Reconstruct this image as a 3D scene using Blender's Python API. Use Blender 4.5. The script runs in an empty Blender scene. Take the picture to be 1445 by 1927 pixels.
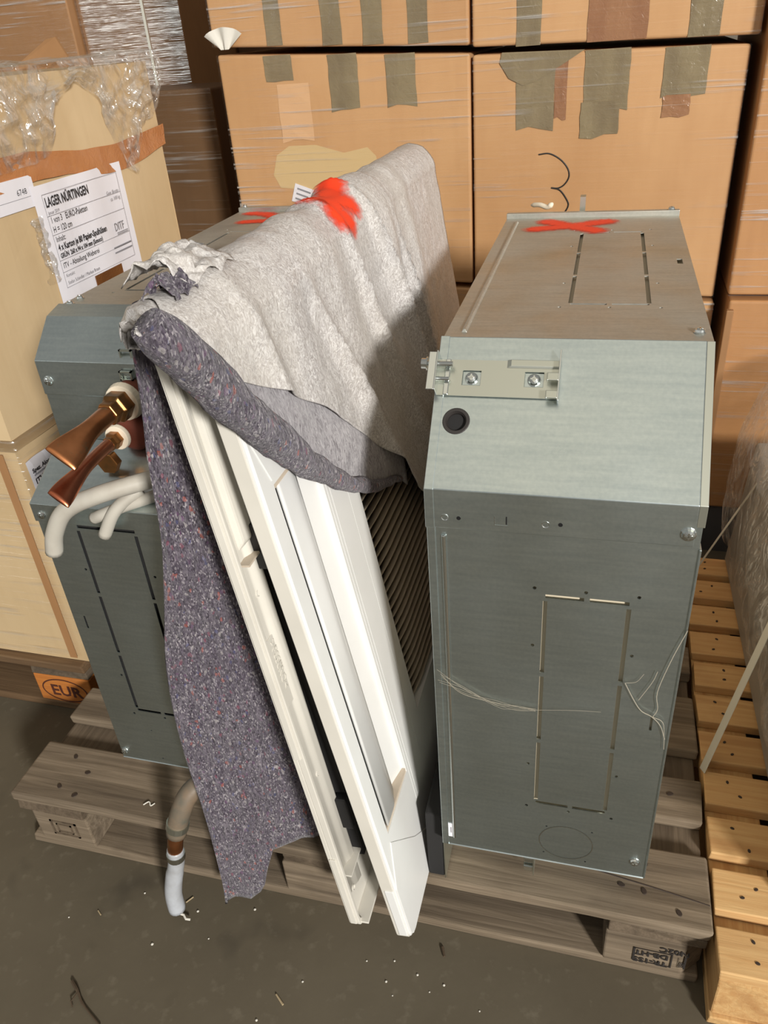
import bpy, bmesh, math, random
from math import sin, cos, pi, radians, sqrt, exp
from mathutils import Vector, Matrix, noise
random.seed(7)
SC = bpy.context.scene
COL = SC.collection

# ------------------------------------------------------------------ camera, world, light, exposure
cd = bpy.data.cameras.new('camera'); cam = bpy.data.objects.new('camera', cd); COL.objects.link(cam)
SC.camera = cam
CY, CP, CR = radians(-17.584), radians(31.754), radians(-4.831)
fwd = Vector((sin(CY)*cos(CP), cos(CY)*cos(CP), -sin(CP)))
rt = Vector((cos(CY), -sin(CY), 0)); up = rt.cross(fwd)
r2 = cos(CR)*rt + sin(CR)*up; u2 = -sin(CR)*rt + cos(CR)*up
m = Matrix((r2, u2, -fwd)).transposed().to_4x4(); m.translation = (0.985, -0.709, 1.278)
cam.matrix_world = m
cd.sensor_fit = 'VERTICAL'; cd.sensor_height = 36; cd.lens = 1465.55/1927*36
cd.clip_start = 0.02

W = bpy.data.worlds.new('world'); SC.world = W; W.use_nodes = True
bg = W.node_tree.nodes['Background']
bg.inputs[0].default_value = (1.0, 0.965, 0.90, 1); bg.inputs[1].default_value = 0.28

def area_light(name, loc, target, size, size_y, power, color):
    d = bpy.data.lights.new(name, 'AREA'); d.shape = 'RECTANGLE'; d.size = size; d.size_y = size_y
    d.energy = power; d.color = color
    o = bpy.data.objects.new(name, d); COL.objects.link(o); o.location = loc
    o.rotation_euler = (Vector(target)-Vector(loc)).to_track_quat('-Z', 'Y').to_euler()
    return o
# daylight through a gate far behind the photographer's right shoulder
area_light('gate_daylight', (5.6, -6.0, 3.62), (0.7, 0.4, 0.85), 0.9, 0.9, 960, (1.0, 0.97, 0.92))
# added overhead lamp, source unseen: brightens and warms the sloping metal corner
area_light('added_slope_light', (.75, -2.1, 5.4), (.9, 0, .9), 3.6, 3.6, 23, (1.0, .88, .66))
# window in the far left wall behind the photographer, seen mirrored in the shiny film
area_light('left_window_daylight', (-4.5, -5.0, 2.0), (-.5, 1.8, 1.3), 1.7, 1.9, 26, (.98, 1.0, .95))

SC.view_settings.view_transform = 'Standard'; SC.view_settings.look = 'None'
SC.view_settings.gamma = 1; SC.view_settings.use_curve_mapping = False
SC.view_settings.exposure = 0.0

# ------------------------------------------------------------------ materials
def srgb(r, g, b):
    f = lambda c: (c/12.92 if c <= .04045 else ((c+.055)/1.055)**2.4)
    return (f(r/255), f(g/255), f(b/255), 1)
class NT:
    def __init__(s, name):
        s.m = bpy.data.materials.new(name); s.m.use_nodes = True; s.t = s.m.node_tree; s.n = s.t.nodes
        s.b = s.n['Principled BSDF']; s.out = s.n['Material Output']
        s.tc = s.n.new('ShaderNodeTexCoord'); s.oi = None
    def link(s, a, b): s.t.links.new(a, b)
    def coords(s, scale=(1, 1, 1), rnd=False, rot=(0, 0, 0)):
        mp = s.n.new('ShaderNodeMapping'); mp.inputs['Scale'].default_value = scale; mp.inputs['Rotation'].default_value = rot
        s.link(s.tc.outputs['Object'], mp.inputs['Vector'])
        if rnd:
            s.oi = s.oi or s.n.new('ShaderNodeObjectInfo')
            mu = s.n.new('ShaderNodeMath'); mu.operation = 'MULTIPLY'; mu.inputs[1].default_value = 37
            s.link(s.oi.outputs['Random'], mu.inputs[0])
            cb = s.n.new('ShaderNodeCombineXYZ')
            for k in range(3): s.link(mu.outputs[0], cb.inputs[k])
            s.link(cb.outputs[0], mp.inputs['Location'])
        return mp.outputs[0]
    def noise(s, scale, detail=4, stretch=(1, 1, 1), rnd=False, rough=.55, dist=0, rot=(0, 0, 0)):
        x = s.n.new('ShaderNodeTexNoise'); x.inputs['Scale'].default_value = scale; x.inputs['Detail'].default_value = detail
        x.inputs['Roughness'].default_value = rough; x.inputs['Distortion'].default_value = dist
        s.link(s.coords(stretch, rnd, rot), x.inputs['Vector']); return x.outputs['Fac']
    def voro(s, scale, stretch=(1, 1, 1), out='Color', rnd=1, rot=(0, 0, 0)):
        x = s.n.new('ShaderNodeTexVoronoi'); x.inputs['Scale'].default_value = scale; x.inputs['Randomness'].default_value = rnd
        s.link(s.coords(stretch, rot=rot), x.inputs['Vector']); return x.outputs[out]
    def ramp(s, fac, stops, interp='LINEAR'):
        x = s.n.new('ShaderNodeValToRGB'); x.color_ramp.interpolation = interp
        e = x.color_ramp.elements
        while len(e) < len(stops): e.new(.5)
        for k, (p, c) in enumerate(stops):
            e[k].position = p; e[k].color = c if len(c) == 4 else (*c, 1)
        s.link(fac, x.inputs[0]); return x.outputs[0]
    def rng(s, fac, a, b, lo=0., hi=1.):
        x = s.n.new('ShaderNodeMapRange'); x.clamp = True
        for k, v in zip((1, 2, 3, 4), (a, b, lo, hi)): x.inputs[k].default_value = v
        s.link(fac, x.inputs[0]); return x.outputs[0]
    def mix(s, fac, a, b, mode='MIX'):
        x = s.n.new('ShaderNodeMix'); x.data_type = 'RGBA'; x.blend_type = mode
        for v, i in ((fac, 0), (a, 6), (b, 7)):
            if isinstance(v, (float, int)): x.inputs[i].default_value = v
            elif isinstance(v, tuple): x.inputs[i].default_value = v
            else: s.link(v, x.inputs[i])
        return x.outputs[2]
    def math(s, op, a, b=0.):
        x = s.n.new('ShaderNodeMath'); x.operation = op
        for k, v in enumerate((a, b)):
            if isinstance(v, (float, int)): x.inputs[k].default_value = v
            else: s.link(v, x.inputs[k])
        return x.outputs[0]
    def bump(s, h, strength, dist=.002, prev=None):
        x = s.n.new('ShaderNodeBump'); x.inputs['Strength'].default_value = strength; x.inputs['Distance'].default_value = dist
        s.link(h, x.inputs['Height'])
        if prev: s.link(prev, x.inputs['Normal'])
        return x.outputs[0]
    def set(s, **k):
        nm = dict(col='Base Color', rough='Roughness', metal='Metallic', normal='Normal', alpha='Alpha', spec='Specular IOR Level',
                  coat='Coat Weight', coatr='Coat Roughness', sheen='Sheen Weight', sub='Subsurface Weight', trans='Transmission Weight')
        for a, v in k.items():
            i = s.b.inputs[nm[a]]
            if isinstance(v, (float, int, tuple)): i.default_value = v
            else: s.link(v, i)
        return s.m
MAT = {}
def plain(name, c, rough=.5, metal=0., **k):
    t = NT(name); MAT[name] = t.set(col=c, rough=rough, metal=metal, **k)
def wood(name, c1, c2, c3, axis, rough=.8, dark=.6):
    t = NT(name)
    st = {'X': (1.2, 30, 30), 'Y': (30, 1.2, 30), 'Z': (30, 30, 1.2)}[axis]
    st2 = {'X': (.5, 8, 8), 'Y': (8, .5, 8), 'Z': (8, 8, .5)}[axis]
    a = t.noise(4, 5, st, True, .6, .6); b = t.noise(2.2, 3, st2, True, .5, 1.2); c = t.noise(9, 4, (1, 1, 1), True)
    col = t.mix(t.rng(a, .35, .7), c1, c2)
    col = t.mix(t.math('MULTIPLY', t.rng(b, .48, .72), .75), col, c3)
    col = t.mix(t.math('MULTIPLY', t.rng(c, .55, .75), .35), col, c3)
    t.oi = t.oi or t.n.new('ShaderNodeObjectInfo')
    col = t.mix(t.math('MULTIPLY', t.oi.outputs['Random'], .35), col, c2)
    MAT[name] = t.set(col=col, rough=rough, spec=.25, normal=t.bump(a, .5, .002))
def carton(name, c1, c2, stain, gloss=.55):
    t = NT(name)
    a = t.noise(3, 4, (1, 1, 1), True); b = t.noise(60, 2, (1, 1, .12), True); c = t.noise(1.4, 5, (1, 1, .6), True, .65)
    col = t.mix(t.rng(a, .3, .7), c1, c2); col = t.mix(t.math('MULTIPLY', t.rng(c, .52, .75), .6), col, stain)
    col = t.mix(t.math('MULTIPLY', t.rng(b, .45, .7), .12), col, stain)
    MAT[name] = t.set(col=col, rough=gloss, spec=.3, normal=t.bump(t.math('ADD', t.math('MULTIPLY', b, .25), a), .25, .004))
def galv(name, col1, col2, rough=.36, dust=0., dustc=(.4, .36, .3, 1), metal=.97):
    t = NT(name)
    st = t.noise(60, 3, (.25, 3, 3)); big = t.noise(6, 4); sp = t.noise(240, 2)
    f = t.math('ADD', t.math('MULTIPLY', sp, .4), t.math('MULTIPLY', st, .6))
    col = t.mix(t.rng(f, .3, .7), col1, col2)
    rg = t.rng(big, .3, .75, rough-.03, rough+.08)
    if dust:
        d = t.math('MULTIPLY', t.rng(t.noise(7, 5, (1, 1, 1), False, .65), .3, .7), dust)
        col = t.mix(d, col, dustc); metal = t.math('SUBTRACT', metal, d)
        rg = t.math('ADD', rg, t.math('MULTIPLY', d, .35))
    MAT[name] = t.set(col=col, rough=rg, metal=metal)

# shell
t = NT('concrete')
a = t.noise(2.2, 6, (1, 1, 1), False, .6); b = t.noise(38, 4); c = t.voro(46, out='Distance')
col = t.mix(t.rng(a, .3, .7), srgb(84, 76, 62), srgb(98, 90, 75))
col = t.mix(t.math('MULTIPLY', t.rng(b, .58, .75), .5), col, srgb(118, 110, 95))
col = t.mix(t.math('MULTIPLY', t.rng(t.noise(6, 3), .62, .75), .5), col, srgb(58, 53, 45))
MAT['concrete'] = t.set(col=col, rough=.78, spec=.25, normal=t.bump(b, .12, .003))
plain('plaster', srgb(120, 112, 100), .9)
# wood
wood('grey_wood_x', srgb(142, 127, 108), srgb(104, 91, 75), srgb(66, 56, 46), 'X')
wood('grey_wood_y', srgb(112, 98, 82), srgb(88, 76, 62), srgb(66, 56, 46), 'Y')
wood('pale_wood_x', srgb(212, 176, 124), srgb(194, 151, 100), srgb(162, 118, 74), 'X', .6)
wood('pale_wood_y', srgb(206, 170, 118), srgb(186, 142, 92), srgb(154, 108, 66), 'Y', .6)
wood('brown_wood_x', srgb(122, 98, 72), srgb(98, 76, 54), srgb(74, 56, 40), 'X')
wood('orange_wood', srgb(190, 122, 58), srgb(172, 104, 48), srgb(140, 84, 40), 'X')
plain('skid_grey', srgb(74, 74, 76), .8)
plain('nail_rust', srgb(52, 40, 32), .7)
plain('burn', srgb(74, 34, 18), .8)
plain('stamp_ink', srgb(38, 33, 30), .8)
# cartons
carton('carton_orange', srgb(205, 162, 117), srgb(193, 149, 104), srgb(178, 132, 89))
carton('carton_tan', srgb(194, 146, 100), srgb(180, 132, 86), srgb(158, 112, 72))
carton('carton_pale', srgb(212, 188, 150), srgb(202, 176, 136), srgb(184, 156, 116))
carton('carton_brown', srgb(170, 128, 88), srgb(154, 114, 76), srgb(132, 96, 64))
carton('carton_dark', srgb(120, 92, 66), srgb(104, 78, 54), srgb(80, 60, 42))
def tape(name, c1, c2, alpha=1):
    t = NT(name); a = t.noise(18, 3, (1, 1, .3), True); b = t.noise(55, 3, (1, 1, 1), True, .6, 1.5)
    MAT[name] = t.set(col=t.mix(t.rng(a, .35, .65), c1, c2), rough=.22, spec=.6, normal=t.bump(b, .35, .004))
tape('tape_olive', srgb(140, 126, 98), srgb(122, 108, 84))
tape('tape_brown', srgb(158, 116, 84), srgb(142, 100, 72))
tape('tape_tan', srgb(186, 124, 76), srgb(172, 110, 64))
tape('tape_dark', srgb(122, 78, 42), srgb(104, 64, 34))
plain('torn_paper', srgb(206, 178, 130), .8)
plain('paper_pink', srgb(214, 172, 130), .5)
t = NT('paper'); MAT['paper'] = t.set(col=srgb(232, 230, 236), rough=.6, normal=t.bump(t.noise(9, 3, (1, 1, .3)), .5, .006))
plain('ink', srgb(42, 42, 46), .7); plain('ink_grey', srgb(140, 140, 146), .7); plain('marker', srgb(34, 30, 28), .6)
# stretch film : clear, glossy, with tight wrinkles
def film(name, rot, amount=.4, base=.03, milk=.0, wr=(1, 1, 34), gl=.25, crumple=False):
    # clear film: weak mirror, tight wrinkles with pale colour painted in for their glints
    t = NT(name); t.n.remove(t.b)
    if crumple:
        def ridge(n_): return t.math('SUBTRACT', 1., t.math('MULTIPLY', t.math('ABSOLUTE', t.math('SUBTRACT', n_, .5)), 5.))
        r1 = ridge(t.noise(13, 2, (1, 1, .6), False, .5, 1.2)); r2_ = ridge(t.noise(34, 2, (1, 1, .6), False, .5, 1.))
        h = t.math('ADD', r1, t.math('MULTIPLY', r2_, .5)); mask = t.rng(h, .55, 1.35)
        nor = t.bump(h, .8, .008)
    else:
        w = t.noise(2.6, 3, wr, True, .6, .2, rot); cl = t.noise(3.2, 3, (1, 1, 2.2), True, .6, .3, rot)
        mask = t.math('MULTIPLY', t.rng(w, .55, .70), t.rng(cl, .42, .62)); nor = t.bump(w, .6, .008)
    g = t.n.new('ShaderNodeBsdfGlossy'); g.inputs['Roughness'].default_value = gl; t.link(nor, g.inputs['Normal'])
    d = t.n.new('ShaderNodeBsdfDiffuse'); d.inputs[0].default_value = (.85, .83, .79, 1)
    tl = t.n.new('ShaderNodeBsdfTranslucent'); tl.inputs[0].default_value = (.85, .83, .79, 1)
    dm = t.n.new('ShaderNodeMixShader'); dm.inputs[0].default_value = .35 if crumple else .15
    t.link(d.outputs[0], dm.inputs[1]); t.link(tl.outputs[0], dm.inputs[2])
    gm = t.n.new('ShaderNodeMixShader'); gm.inputs[0].default_value = .5
    t.link(g.outputs[0], gm.inputs[1]); t.link(dm.outputs[0], gm.inputs[2])
    tr = t.n.new('ShaderNodeBsdfTransparent'); tr.inputs[0].default_value = (.985, .98, .97, 1)
    g2 = t.n.new('ShaderNodeBsdfGlossy'); g2.inputs['Roughness'].default_value = .12; t.link(nor, g2.inputs['Normal'])
    m0 = t.n.new('ShaderNodeMixShader'); m0.inputs[0].default_value = base; t.link(tr.outputs[0], m0.inputs[1]); t.link(g2.outputs[0], m0.inputs[2])
    mx = t.n.new('ShaderNodeMixShader'); t.link(t.math('ADD', t.math('MULTIPLY', mask, amount), milk), mx.inputs[0])
    t.link(m0.outputs[0], mx.inputs[1]); t.link(gm.outputs[0], mx.inputs[2])
    t.link(mx.outputs[0], t.out.inputs[0]); MAT[name] = t.m
film('film_flat', (0, radians(15), 0), .8, .05, wr=(1, 1, 44))
film('film_flat_b', (0, radians(17), 0), .85, .07, wr=(1, 1, 40))
film('film_shiny', (0, radians(5), 0), .5, .35)
film('film_crumpled', (0, 0, 0), .5, .05, .03, gl=.2, crumple=True)
film('film_milky', (0, 0, 0), .40, .04, .16, gl=.25, crumple=True)
# metals, plastics
galv('galv', srgb(184, 196, 198), srgb(206, 216, 215), .30)
galv('galv_top', srgb(180, 182, 176), srgb(206, 206, 198), .36, .35, srgb(168, 152, 128))
plain('lit_slot_beige', srgb(206, 194, 170), .6)  # pale non-metal colour imitating the lit edges inside the slots
plain('steel', srgb(214, 218, 216), .22, 1.); plain('steel_dull', srgb(206, 209, 198), .38, 1.)
plain('rubber', srgb(44, 40, 38), .55); plain('black_foam', srgb(30, 29, 29), .9); plain('black_plastic', srgb(20, 20, 22), .45)
t = NT('white_plastic'); MAT['white_plastic'] = t.set(col=t.mix(t.rng(t.noise(6, 4), .35, .7), srgb(224, 224, 222), srgb(216, 216, 213)), rough=.34, spec=.45)
t = NT('cream_plastic'); MAT['cream_plastic'] = t.set(col=t.mix(t.rng(t.noise(8, 4), .35, .7), srgb(212, 208, 198), srgb(202, 198, 188)), rough=.42, spec=.4)
plain('fin_plastic', srgb(168, 156, 138), .4)
plain('beige_plastic', srgb(196, 182, 164), .5)
t = NT('copper'); a = t.noise(14, 4); b = t.noise(40, 3)
MAT['copper'] = t.set(col=t.mix(t.math('MULTIPLY', t.rng(b, .6, .7), .5), t.mix(t.rng(a, .35, .65), srgb(206, 138, 92), srgb(150, 96, 58)), srgb(120, 140, 110)), rough=.32, metal=.95)
t = NT('copper_red'); MAT['copper_red'] = t.set(col=t.mix(t.rng(t.noise(14, 4), .35, .65), srgb(214, 140, 104), srgb(160, 92, 66)), rough=.3, metal=.95)
t = NT('brass'); MAT['brass'] = t.set(col=t.mix(t.rng(t.noise(30, 4), .35, .65), srgb(168, 112, 62), srgb(112, 84, 52)), rough=.35, metal=.9)
plain('insulation', srgb(122, 62, 44), .7); plain('nylon', srgb(226, 214, 192), .5)
t = NT('cable_grey'); MAT['cable_grey'] = t.set(col=t.mix(t.rng(t.noise(12, 4), .4, .7), srgb(184, 179, 168), srgb(158, 150, 137)), rough=.45)
t = NT('hose_grey'); MAT['hose_grey'] = t.set(col=t.mix(t.rng(t.noise(20, 4), .4, .7), srgb(178, 182, 188), srgb(150, 150, 150)), rough=.4)
t = NT('hose_dirty'); MAT['hose_dirty'] = t.set(col=t.mix(t.rng(t.noise(24, 4), .35, .7), srgb(128, 108, 88), srgb(92, 90, 80)), rough=.5)
t = NT('slab_grey'); MAT['slab_grey'] = t.set(col=t.mix(t.rng(t.noise(5, 4), .35, .7), srgb(158, 154, 146), srgb(140, 136, 128)), rough=.5)
plain('strap', srgb(206, 204, 192), .4)
plain('web', srgb(158, 150, 134), .7)
plain('straw', srgb(168, 150, 118), .8); plain('twig', srgb(74, 60, 44), .9); plain('chip_white', srgb(214, 210, 200), .8)
# felt and fleece
t = NT('felt')
v = t.voro(760, (1, 1, .4), 'Color'); vs = t.n.new('ShaderNodeSeparateColor'); t.link(v, vs.inputs[0])
v2 = t.voro(330, (1, 1, .5), 'Color'); vs2 = t.n.new('ShaderNodeSeparateColor'); t.link(v2, vs2.inputs[0])
big = t.noise(16, 4); fib = t.noise(120, 4, (1, 1, .25), False, .7, 2)
col = t.ramp(vs.outputs[0], [(0, srgb(40, 35, 42)), (.35, srgb(78, 71, 82)), (.6, srgb(110, 103, 114)), (.8, srgb(60, 53, 64)), (.95, srgb(164, 158, 162))], 'LINEAR')
col = t.mix(t.math('MULTIPLY', t.rng(fib, .5, .72), .6), col, srgb(150, 142, 150))
fl = t.ramp(vs2.outputs[1], [(0, srgb(150, 60, 84)), (.2, srgb(70, 80, 132)), (.4, srgb(190, 90, 60)), (.55, srgb(206, 200, 196)), (.75, srgb(110, 60, 110)), (.9, srgb(36, 32, 44))], 'CONSTANT')
col = t.mix(t.math('MULTIPLY', t.rng(vs2.outputs[0], .90, .92), .42), col, fl)
spot = t.noise(7, 2, (1, 1, .6)); 
col = t.mix(t.math('MULTIPLY', t.rng(spot, .72, .76), .6), col, srgb(188, 50, 92))
col = t.mix(t.math('MULTIPLY', t.rng(big, .3, .7), .35), col, srgb(70, 60, 74))
MAT['felt'] = t.set(col=col, rough=.95, spec=.1, sheen=.25, normal=t.bump(t.math('ADD', fib, vs.outputs[1]), 1.0, .004))
t = NT('felt_grey')
f1 = t.noise(130, 5, (1, 1, .4), False, .7, 2.5); f2 = t.noise(14, 4)
col = t.mix(t.rng(f1, .35, .68), srgb(92, 86, 92), srgb(184, 180, 184)); col = t.mix(t.math('MULTIPLY', t.rng(f2, .4, .7), .4), col, srgb(120, 112, 118))
MAT['felt_grey'] = t.set(col=col, rough=.9, spec=.15, sheen=.3, normal=t.bump(f1, .6, .003))
t = NT('fleece')
a = t.noise(120, 4, (1, 1, .7), False, .65, 3.5); b = t.noise(8, 4, (1, 1, .6)); c = t.noise(300, 3, (1, 1, .6), False, .6, 1); e = t.noise(30, 3, (1, 1, .5), False, .6, 1.5)
col = t.mix(t.rng(a, .38, .66), srgb(164, 159, 157), srgb(228, 226, 225))
col = t.mix(t.math('MULTIPLY', t.rng(b, .4, .7), .45), col, srgb(192, 184, 172))
col = t.mix(t.math('MULTIPLY', t.rng(c, .5, .7), .35), col, srgb(140, 133, 136))
col = t.mix(t.math('MULTIPLY', t.rng(e, .55, .75), .35), col, srgb(226, 224, 222))
MAT['fleece'] = t.set(col=col, rough=t.rng(b, .35, .65, .26, .5), spec=.6, normal=t.bump(t.math('ADD', t.math('MULTIPLY', a, .6), t.math('MULTIPLY', e, 1.8)), .4, .003))
# sprayed red paint, soft edged
t = NT('red_spray'); at = t.n.new('ShaderNodeAttribute'); at.attribute_name = 'cover'
al = t.rng(t.math('ADD', at.outputs['Fac'], t.math('MULTIPLY', t.math('SUBTRACT', t.noise(140, 4), .5), .8)), .05, .75)
MAT['red_spray'] = t.set(col=srgb(240, 62, 20), rough=.6, alpha=al)

# ------------------------------------------------------------------ mesh building
class MB:
    def __init__(s, T=None): s.v = []; s.f = []; s.T = T
    def add(s, vs, fs):
        o = len(s.v)
        s.v += [(s.T @ Vector(p)) if s.T else Vector(p) for p in vs]
        s.f += [tuple(i+o for i in f) for f in fs]; return s
    def box(s, a, b):
        (x0, y0, z0), (x1, y1, z1) = a, b
        return s.hexa([(x0, y0, z0), (x1, y0, z0), (x1, y1, z0), (x0, y1, z0), (x0, y0, z1), (x1, y0, z1), (x1, y1, z1), (x0, y1, z1)])
    def hexa(s, p):
        return s.add(p, [(0, 3, 2, 1), (4, 5, 6, 7), (0, 1, 5, 4), (1, 2, 6, 5), (2, 3, 7, 6), (3, 0, 4, 7)])
    def prism(s, poly, axis, a, b):
        # poly in the two other axes (cyclic order), counter-clockwise seen from +axis
        n = len(poly)
        def P(u, v, w): return {'X': (w, u, v), 'Y': (v, w, u), 'Z': (u, v, w)}[axis]
        vs = [P(u, v, a) for u, v in poly]+[P(u, v, b) for u, v in poly]
        fs = [tuple(range(n-1, -1, -1)), tuple(range(n, 2*n))]+[(i, (i+1) % n, (i+1) % n+n, i+n) for i in range(n)]
        return s.add(vs, fs)
    def tube(s, pts, r, seg=12, cap=True, flat=None):
        pts = [Vector(p) for p in pts]; n = len(pts); R = r if isinstance(r, (list, tuple)) else [r]*n
        vs = []; fs = []; prev = None
        for i, p in enumerate(pts):
            d = (pts[min(i+1, n-1)]-pts[max(i-1, 0)]).normalized()
            if prev is None: a = d.orthogonal().normalized()
            else: a = (prev-d*prev.dot(d)).normalized()
            prev = a; b = d.cross(a)
            for k in range(seg):
                q = 2*pi*k/seg; vs.append(p+(a*cos(q)+b*sin(q))*R[i])
        for i in range(n-1):
            for k in range(seg):
                fs.append((i*seg+k, i*seg+(k+1) % seg, (i+1)*seg+(k+1) % seg, (i+1)*seg+k))
        if cap: fs += [tuple(range(seg-1, -1, -1)), tuple(range((n-1)*seg, n*seg))]
        return s.add(vs, fs)
    def lathe(s, prof, seg=20, T=None):
        # prof: (radius, height) along local z
        vs = []; fs = []
        for r, h in prof:
            for k in range(seg): vs.append((r*cos(2*pi*k/seg), r*sin(2*pi*k/seg), h))
        for i in range(len(prof)-1):
            for k in range(seg): fs.append((i*seg+k, i*seg+(k+1) % seg, (i+1)*seg+(k+1) % seg, (i+1)*seg+k))
        fs += [tuple(range(seg-1, -1, -1)), tuple(range((len(prof)-1)*seg, len(prof)*seg))]
        if T: vs = [T @ Vector(p) for p in vs]
        return s.add(vs, fs)
    def sheet(s, path, x0, x1, th):
        # folded sheet: 2D path in (y,z), extruded along x, thickness th to the left of the path direction
        n = len(path); off = []
        for i in range(n):
            a = Vector(path[max(i-1, 0)]); b = Vector(path[i]); c = Vector(path[min(i+1, n-1)])
            d1 = (b-a).normalized() if i else (c-b).normalized(); d2 = (c-b).normalized() if i < n-1 else d1
            n1 = Vector((-d1.y, d1.x)); n2 = Vector((-d2.y, d2.x)); mm = (n1+n2).normalized(); k = th/max(.3, mm.dot(n1))
            off.append((b.x+mm.x*k, b.y+mm.y*k))
        poly = list(path)+off[::-1]
        return s.prism(poly, 'X', x0, x1)
    def grid(s, fn, nu, nv, thick=0.):
        vs = [fn(i/nu, j/nv) for j in range(nv+1) for i in range(nu+1)]
        fs = [(j*(nu+1)+i, j*(nu+1)+i+1, (j+1)*(nu+1)+i+1, (j+1)*(nu+1)+i) for j in range(nv) for i in range(nu)]
        return s.add(vs, fs)

def mesh(name, mb):
    me = bpy.data.meshes.new(name); me.from_pydata([tuple(p) for p in mb.v], [], mb.f); me.validate()
    bm = bmesh.new(); bm.from_mesh(me); bmesh.ops.recalc_face_normals(bm, faces=bm.faces); bm.to_mesh(me); bm.free()
    return me
def obj(name, mb, mat, parent=None, bevel=0., smooth=False, solid=0., label=None, seg=2):
    me = mb if isinstance(mb, bpy.types.Mesh) else mesh(name, mb)
    o = bpy.data.objects.new(name, me); COL.objects.link(o)
    me.materials.clear(); me.materials.append(MAT[mat])
    if smooth:
        for p in me.polygons: p.use_smooth = True
    if solid:
        md = o.modifiers.new('thickness', 'SOLIDIFY'); md.thickness = solid; md.offset = -1
    if bevel:
        md = o.modifiers.new('edge', 'BEVEL'); md.width = bevel; md.segments = seg; md.limit_method = 'ANGLE'; md.angle_limit = radians(25)
        md.harden_normals = False
    if parent: o.parent = parent
    if label: o['label'] = label
    return o
def tag(o, label, cat, group=None, kind=None):
    if label: o['label'] = label
    if cat: o['category'] = cat
    if group: o['group'] = group
    if kind: o['kind'] = kind
    return o
def thing(name, label, cat, loc=(0, 0, 0), rz=0., group=None):
    o = bpy.data.objects.new(name, None); COL.objects.link(o); o.location = loc; o.rotation_euler = (0, 0, rz)
    o.empty_display_size = .05
    return tag(o, label, cat, group)
def cut(me_or_mb, cutter, name='x'):
    # boolean difference baked into a new mesh; both temporary objects are removed
    a = bpy.data.objects.new('tmp_a', mesh('tmp_a', me_or_mb)); b = bpy.data.objects.new('tmp_b', mesh('tmp_b', cutter))
    COL.objects.link(a); COL.objects.link(b)
    md = a.modifiers.new('b', 'BOOLEAN'); md.operation = 'DIFFERENCE'; md.object = b; md.solver = 'EXACT'
    dg = bpy.context.evaluated_depsgraph_get(); dg.update()
    me = bpy.data.meshes.new_from_object(a.evaluated_get(dg)); me.name = name
    bpy.data.objects.remove(a); bpy.data.objects.remove(b)
    return me
def text_mesh(body, size, bold=0., align='LEFT', shear=0., ext=0.):
    c = bpy.data.curves.new('txt', 'FONT'); c.body = body; c.size = size; c.align_x = align; c.offset = bold; c.shear = shear
    c.resolution_u = 2; c.extrude = ext; c.fill_mode = 'FRONT' if not ext else 'BOTH'
    o = bpy.data.objects.new('txt', c); COL.objects.link(o)
    dg = bpy.context.evaluated_depsgraph_get(); dg.update()
    me = bpy.data.meshes.new_from_object(o.evaluated_get(dg)); bpy.data.objects.remove(o); bpy.data.curves.remove(c)
    return me
def text(name, body, size, M, mat, parent, bold=0., align='LEFT', xs=1., ext=0.):
    me = text_mesh(body, size, bold, align, 0, ext); me.transform(M @ Matrix.Diagonal((xs, 1, 1, 1)))
    return obj(name, me, mat, parent)
def frame(o, ex, ey):
    ex = Vector(ex).normalized(); ey = Vector(ey).normalized(); ez = ex.cross(ey)
    M = Matrix((ex, ey, ez)).transposed().to_4x4(); M.translation = Vector(o); return M
def nz(x, y, z, s=1.): return noise.noise(Vector((x*s, y*s, z*s)))
def lerp(tab, x):
    if x <= tab[0][0]: return tab[0][1]
    for (a, b), (c, d) in zip(tab, tab[1:]):
        if x <= c:
            k = (x-a)/(c-a); return b+(d-b)*k
    return tab[-1][1]
def sst(a, b, x):
    k = min(1, max(0, (x-a)/(b-a))); return k*k*(3-2*k)

def smooth_path(pts, k=6):
    out = []
    P_ = [Vector(p) for p in pts]; P_ = [P_[0]*2-P_[1]]+P_+[P_[-1]*2-P_[-2]]
    for i in range(1, len(P_)-2):
        for j in range(k):
            t_ = j/k; a, b, c, d = P_[i-1:i+3]
            out.append(.5*((2*b)+(c-a)*t_+(2*a-5*b+4*c-d)*t_*t_+(3*b-a-3*c+d)*t_**3))
    return out+[P_[-2]]

# ------------------------------------------------------------------ the hall
fl = obj('floor', MB().box((-3, -3.5, -.05), (4, 3.3, 0)), 'concrete'); tag(fl, 'dark worn concrete floor of the warehouse', None, kind='structure')
wb = obj('wall_back', MB().box((-3, 3.2, 0), (4, 3.3, 4)), 'plaster'); tag(wb, 'dim plastered wall far behind the cartons', None, kind='structure')

# ------------------------------------------------------------------ pallets
def plank(a, b, jit=.0016, n=7, long='X'):
    # a worn board: subdivided box with slightly uneven edges
    mb = MB(); L = (b[0]-a[0]) if long == 'X' else (b[1]-a[1]); vs = []; fs = []
    for i in range(n+1):
        k = i/n
        for c in range(4):
            u = (0, 1, 1, 0)[c]; w = (0, 0, 1, 1)[c]
            j = [random.uniform(-jit, jit) for _ in range(3)]
            if long == 'X': p = (a[0]+L*k+j[0]*2*(i in (0, n)), a[1]+(b[1]-a[1])*u+j[1], a[2]+(b[2]-a[2])*w+(j[2]*.6 if w else 0))
            else: p = (a[0]+(b[0]-a[0])*u+j[0], a[1]+L*k+j[1]*2*(i in (0, n)), a[2]+(b[2]-a[2])*w+(j[2]*.6 if w else 0))
            vs.append(p)
    for i in range(n):
        for c in range(4): fs.append((i*4+c, i*4+(c+1) % 4, (i+1)*4+(c+1) % 4, (i+1)*4+c))
    fs += [(3, 2, 1, 0), tuple(n*4+c for c in range(4))]
    return mb.add(vs, fs)
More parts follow.
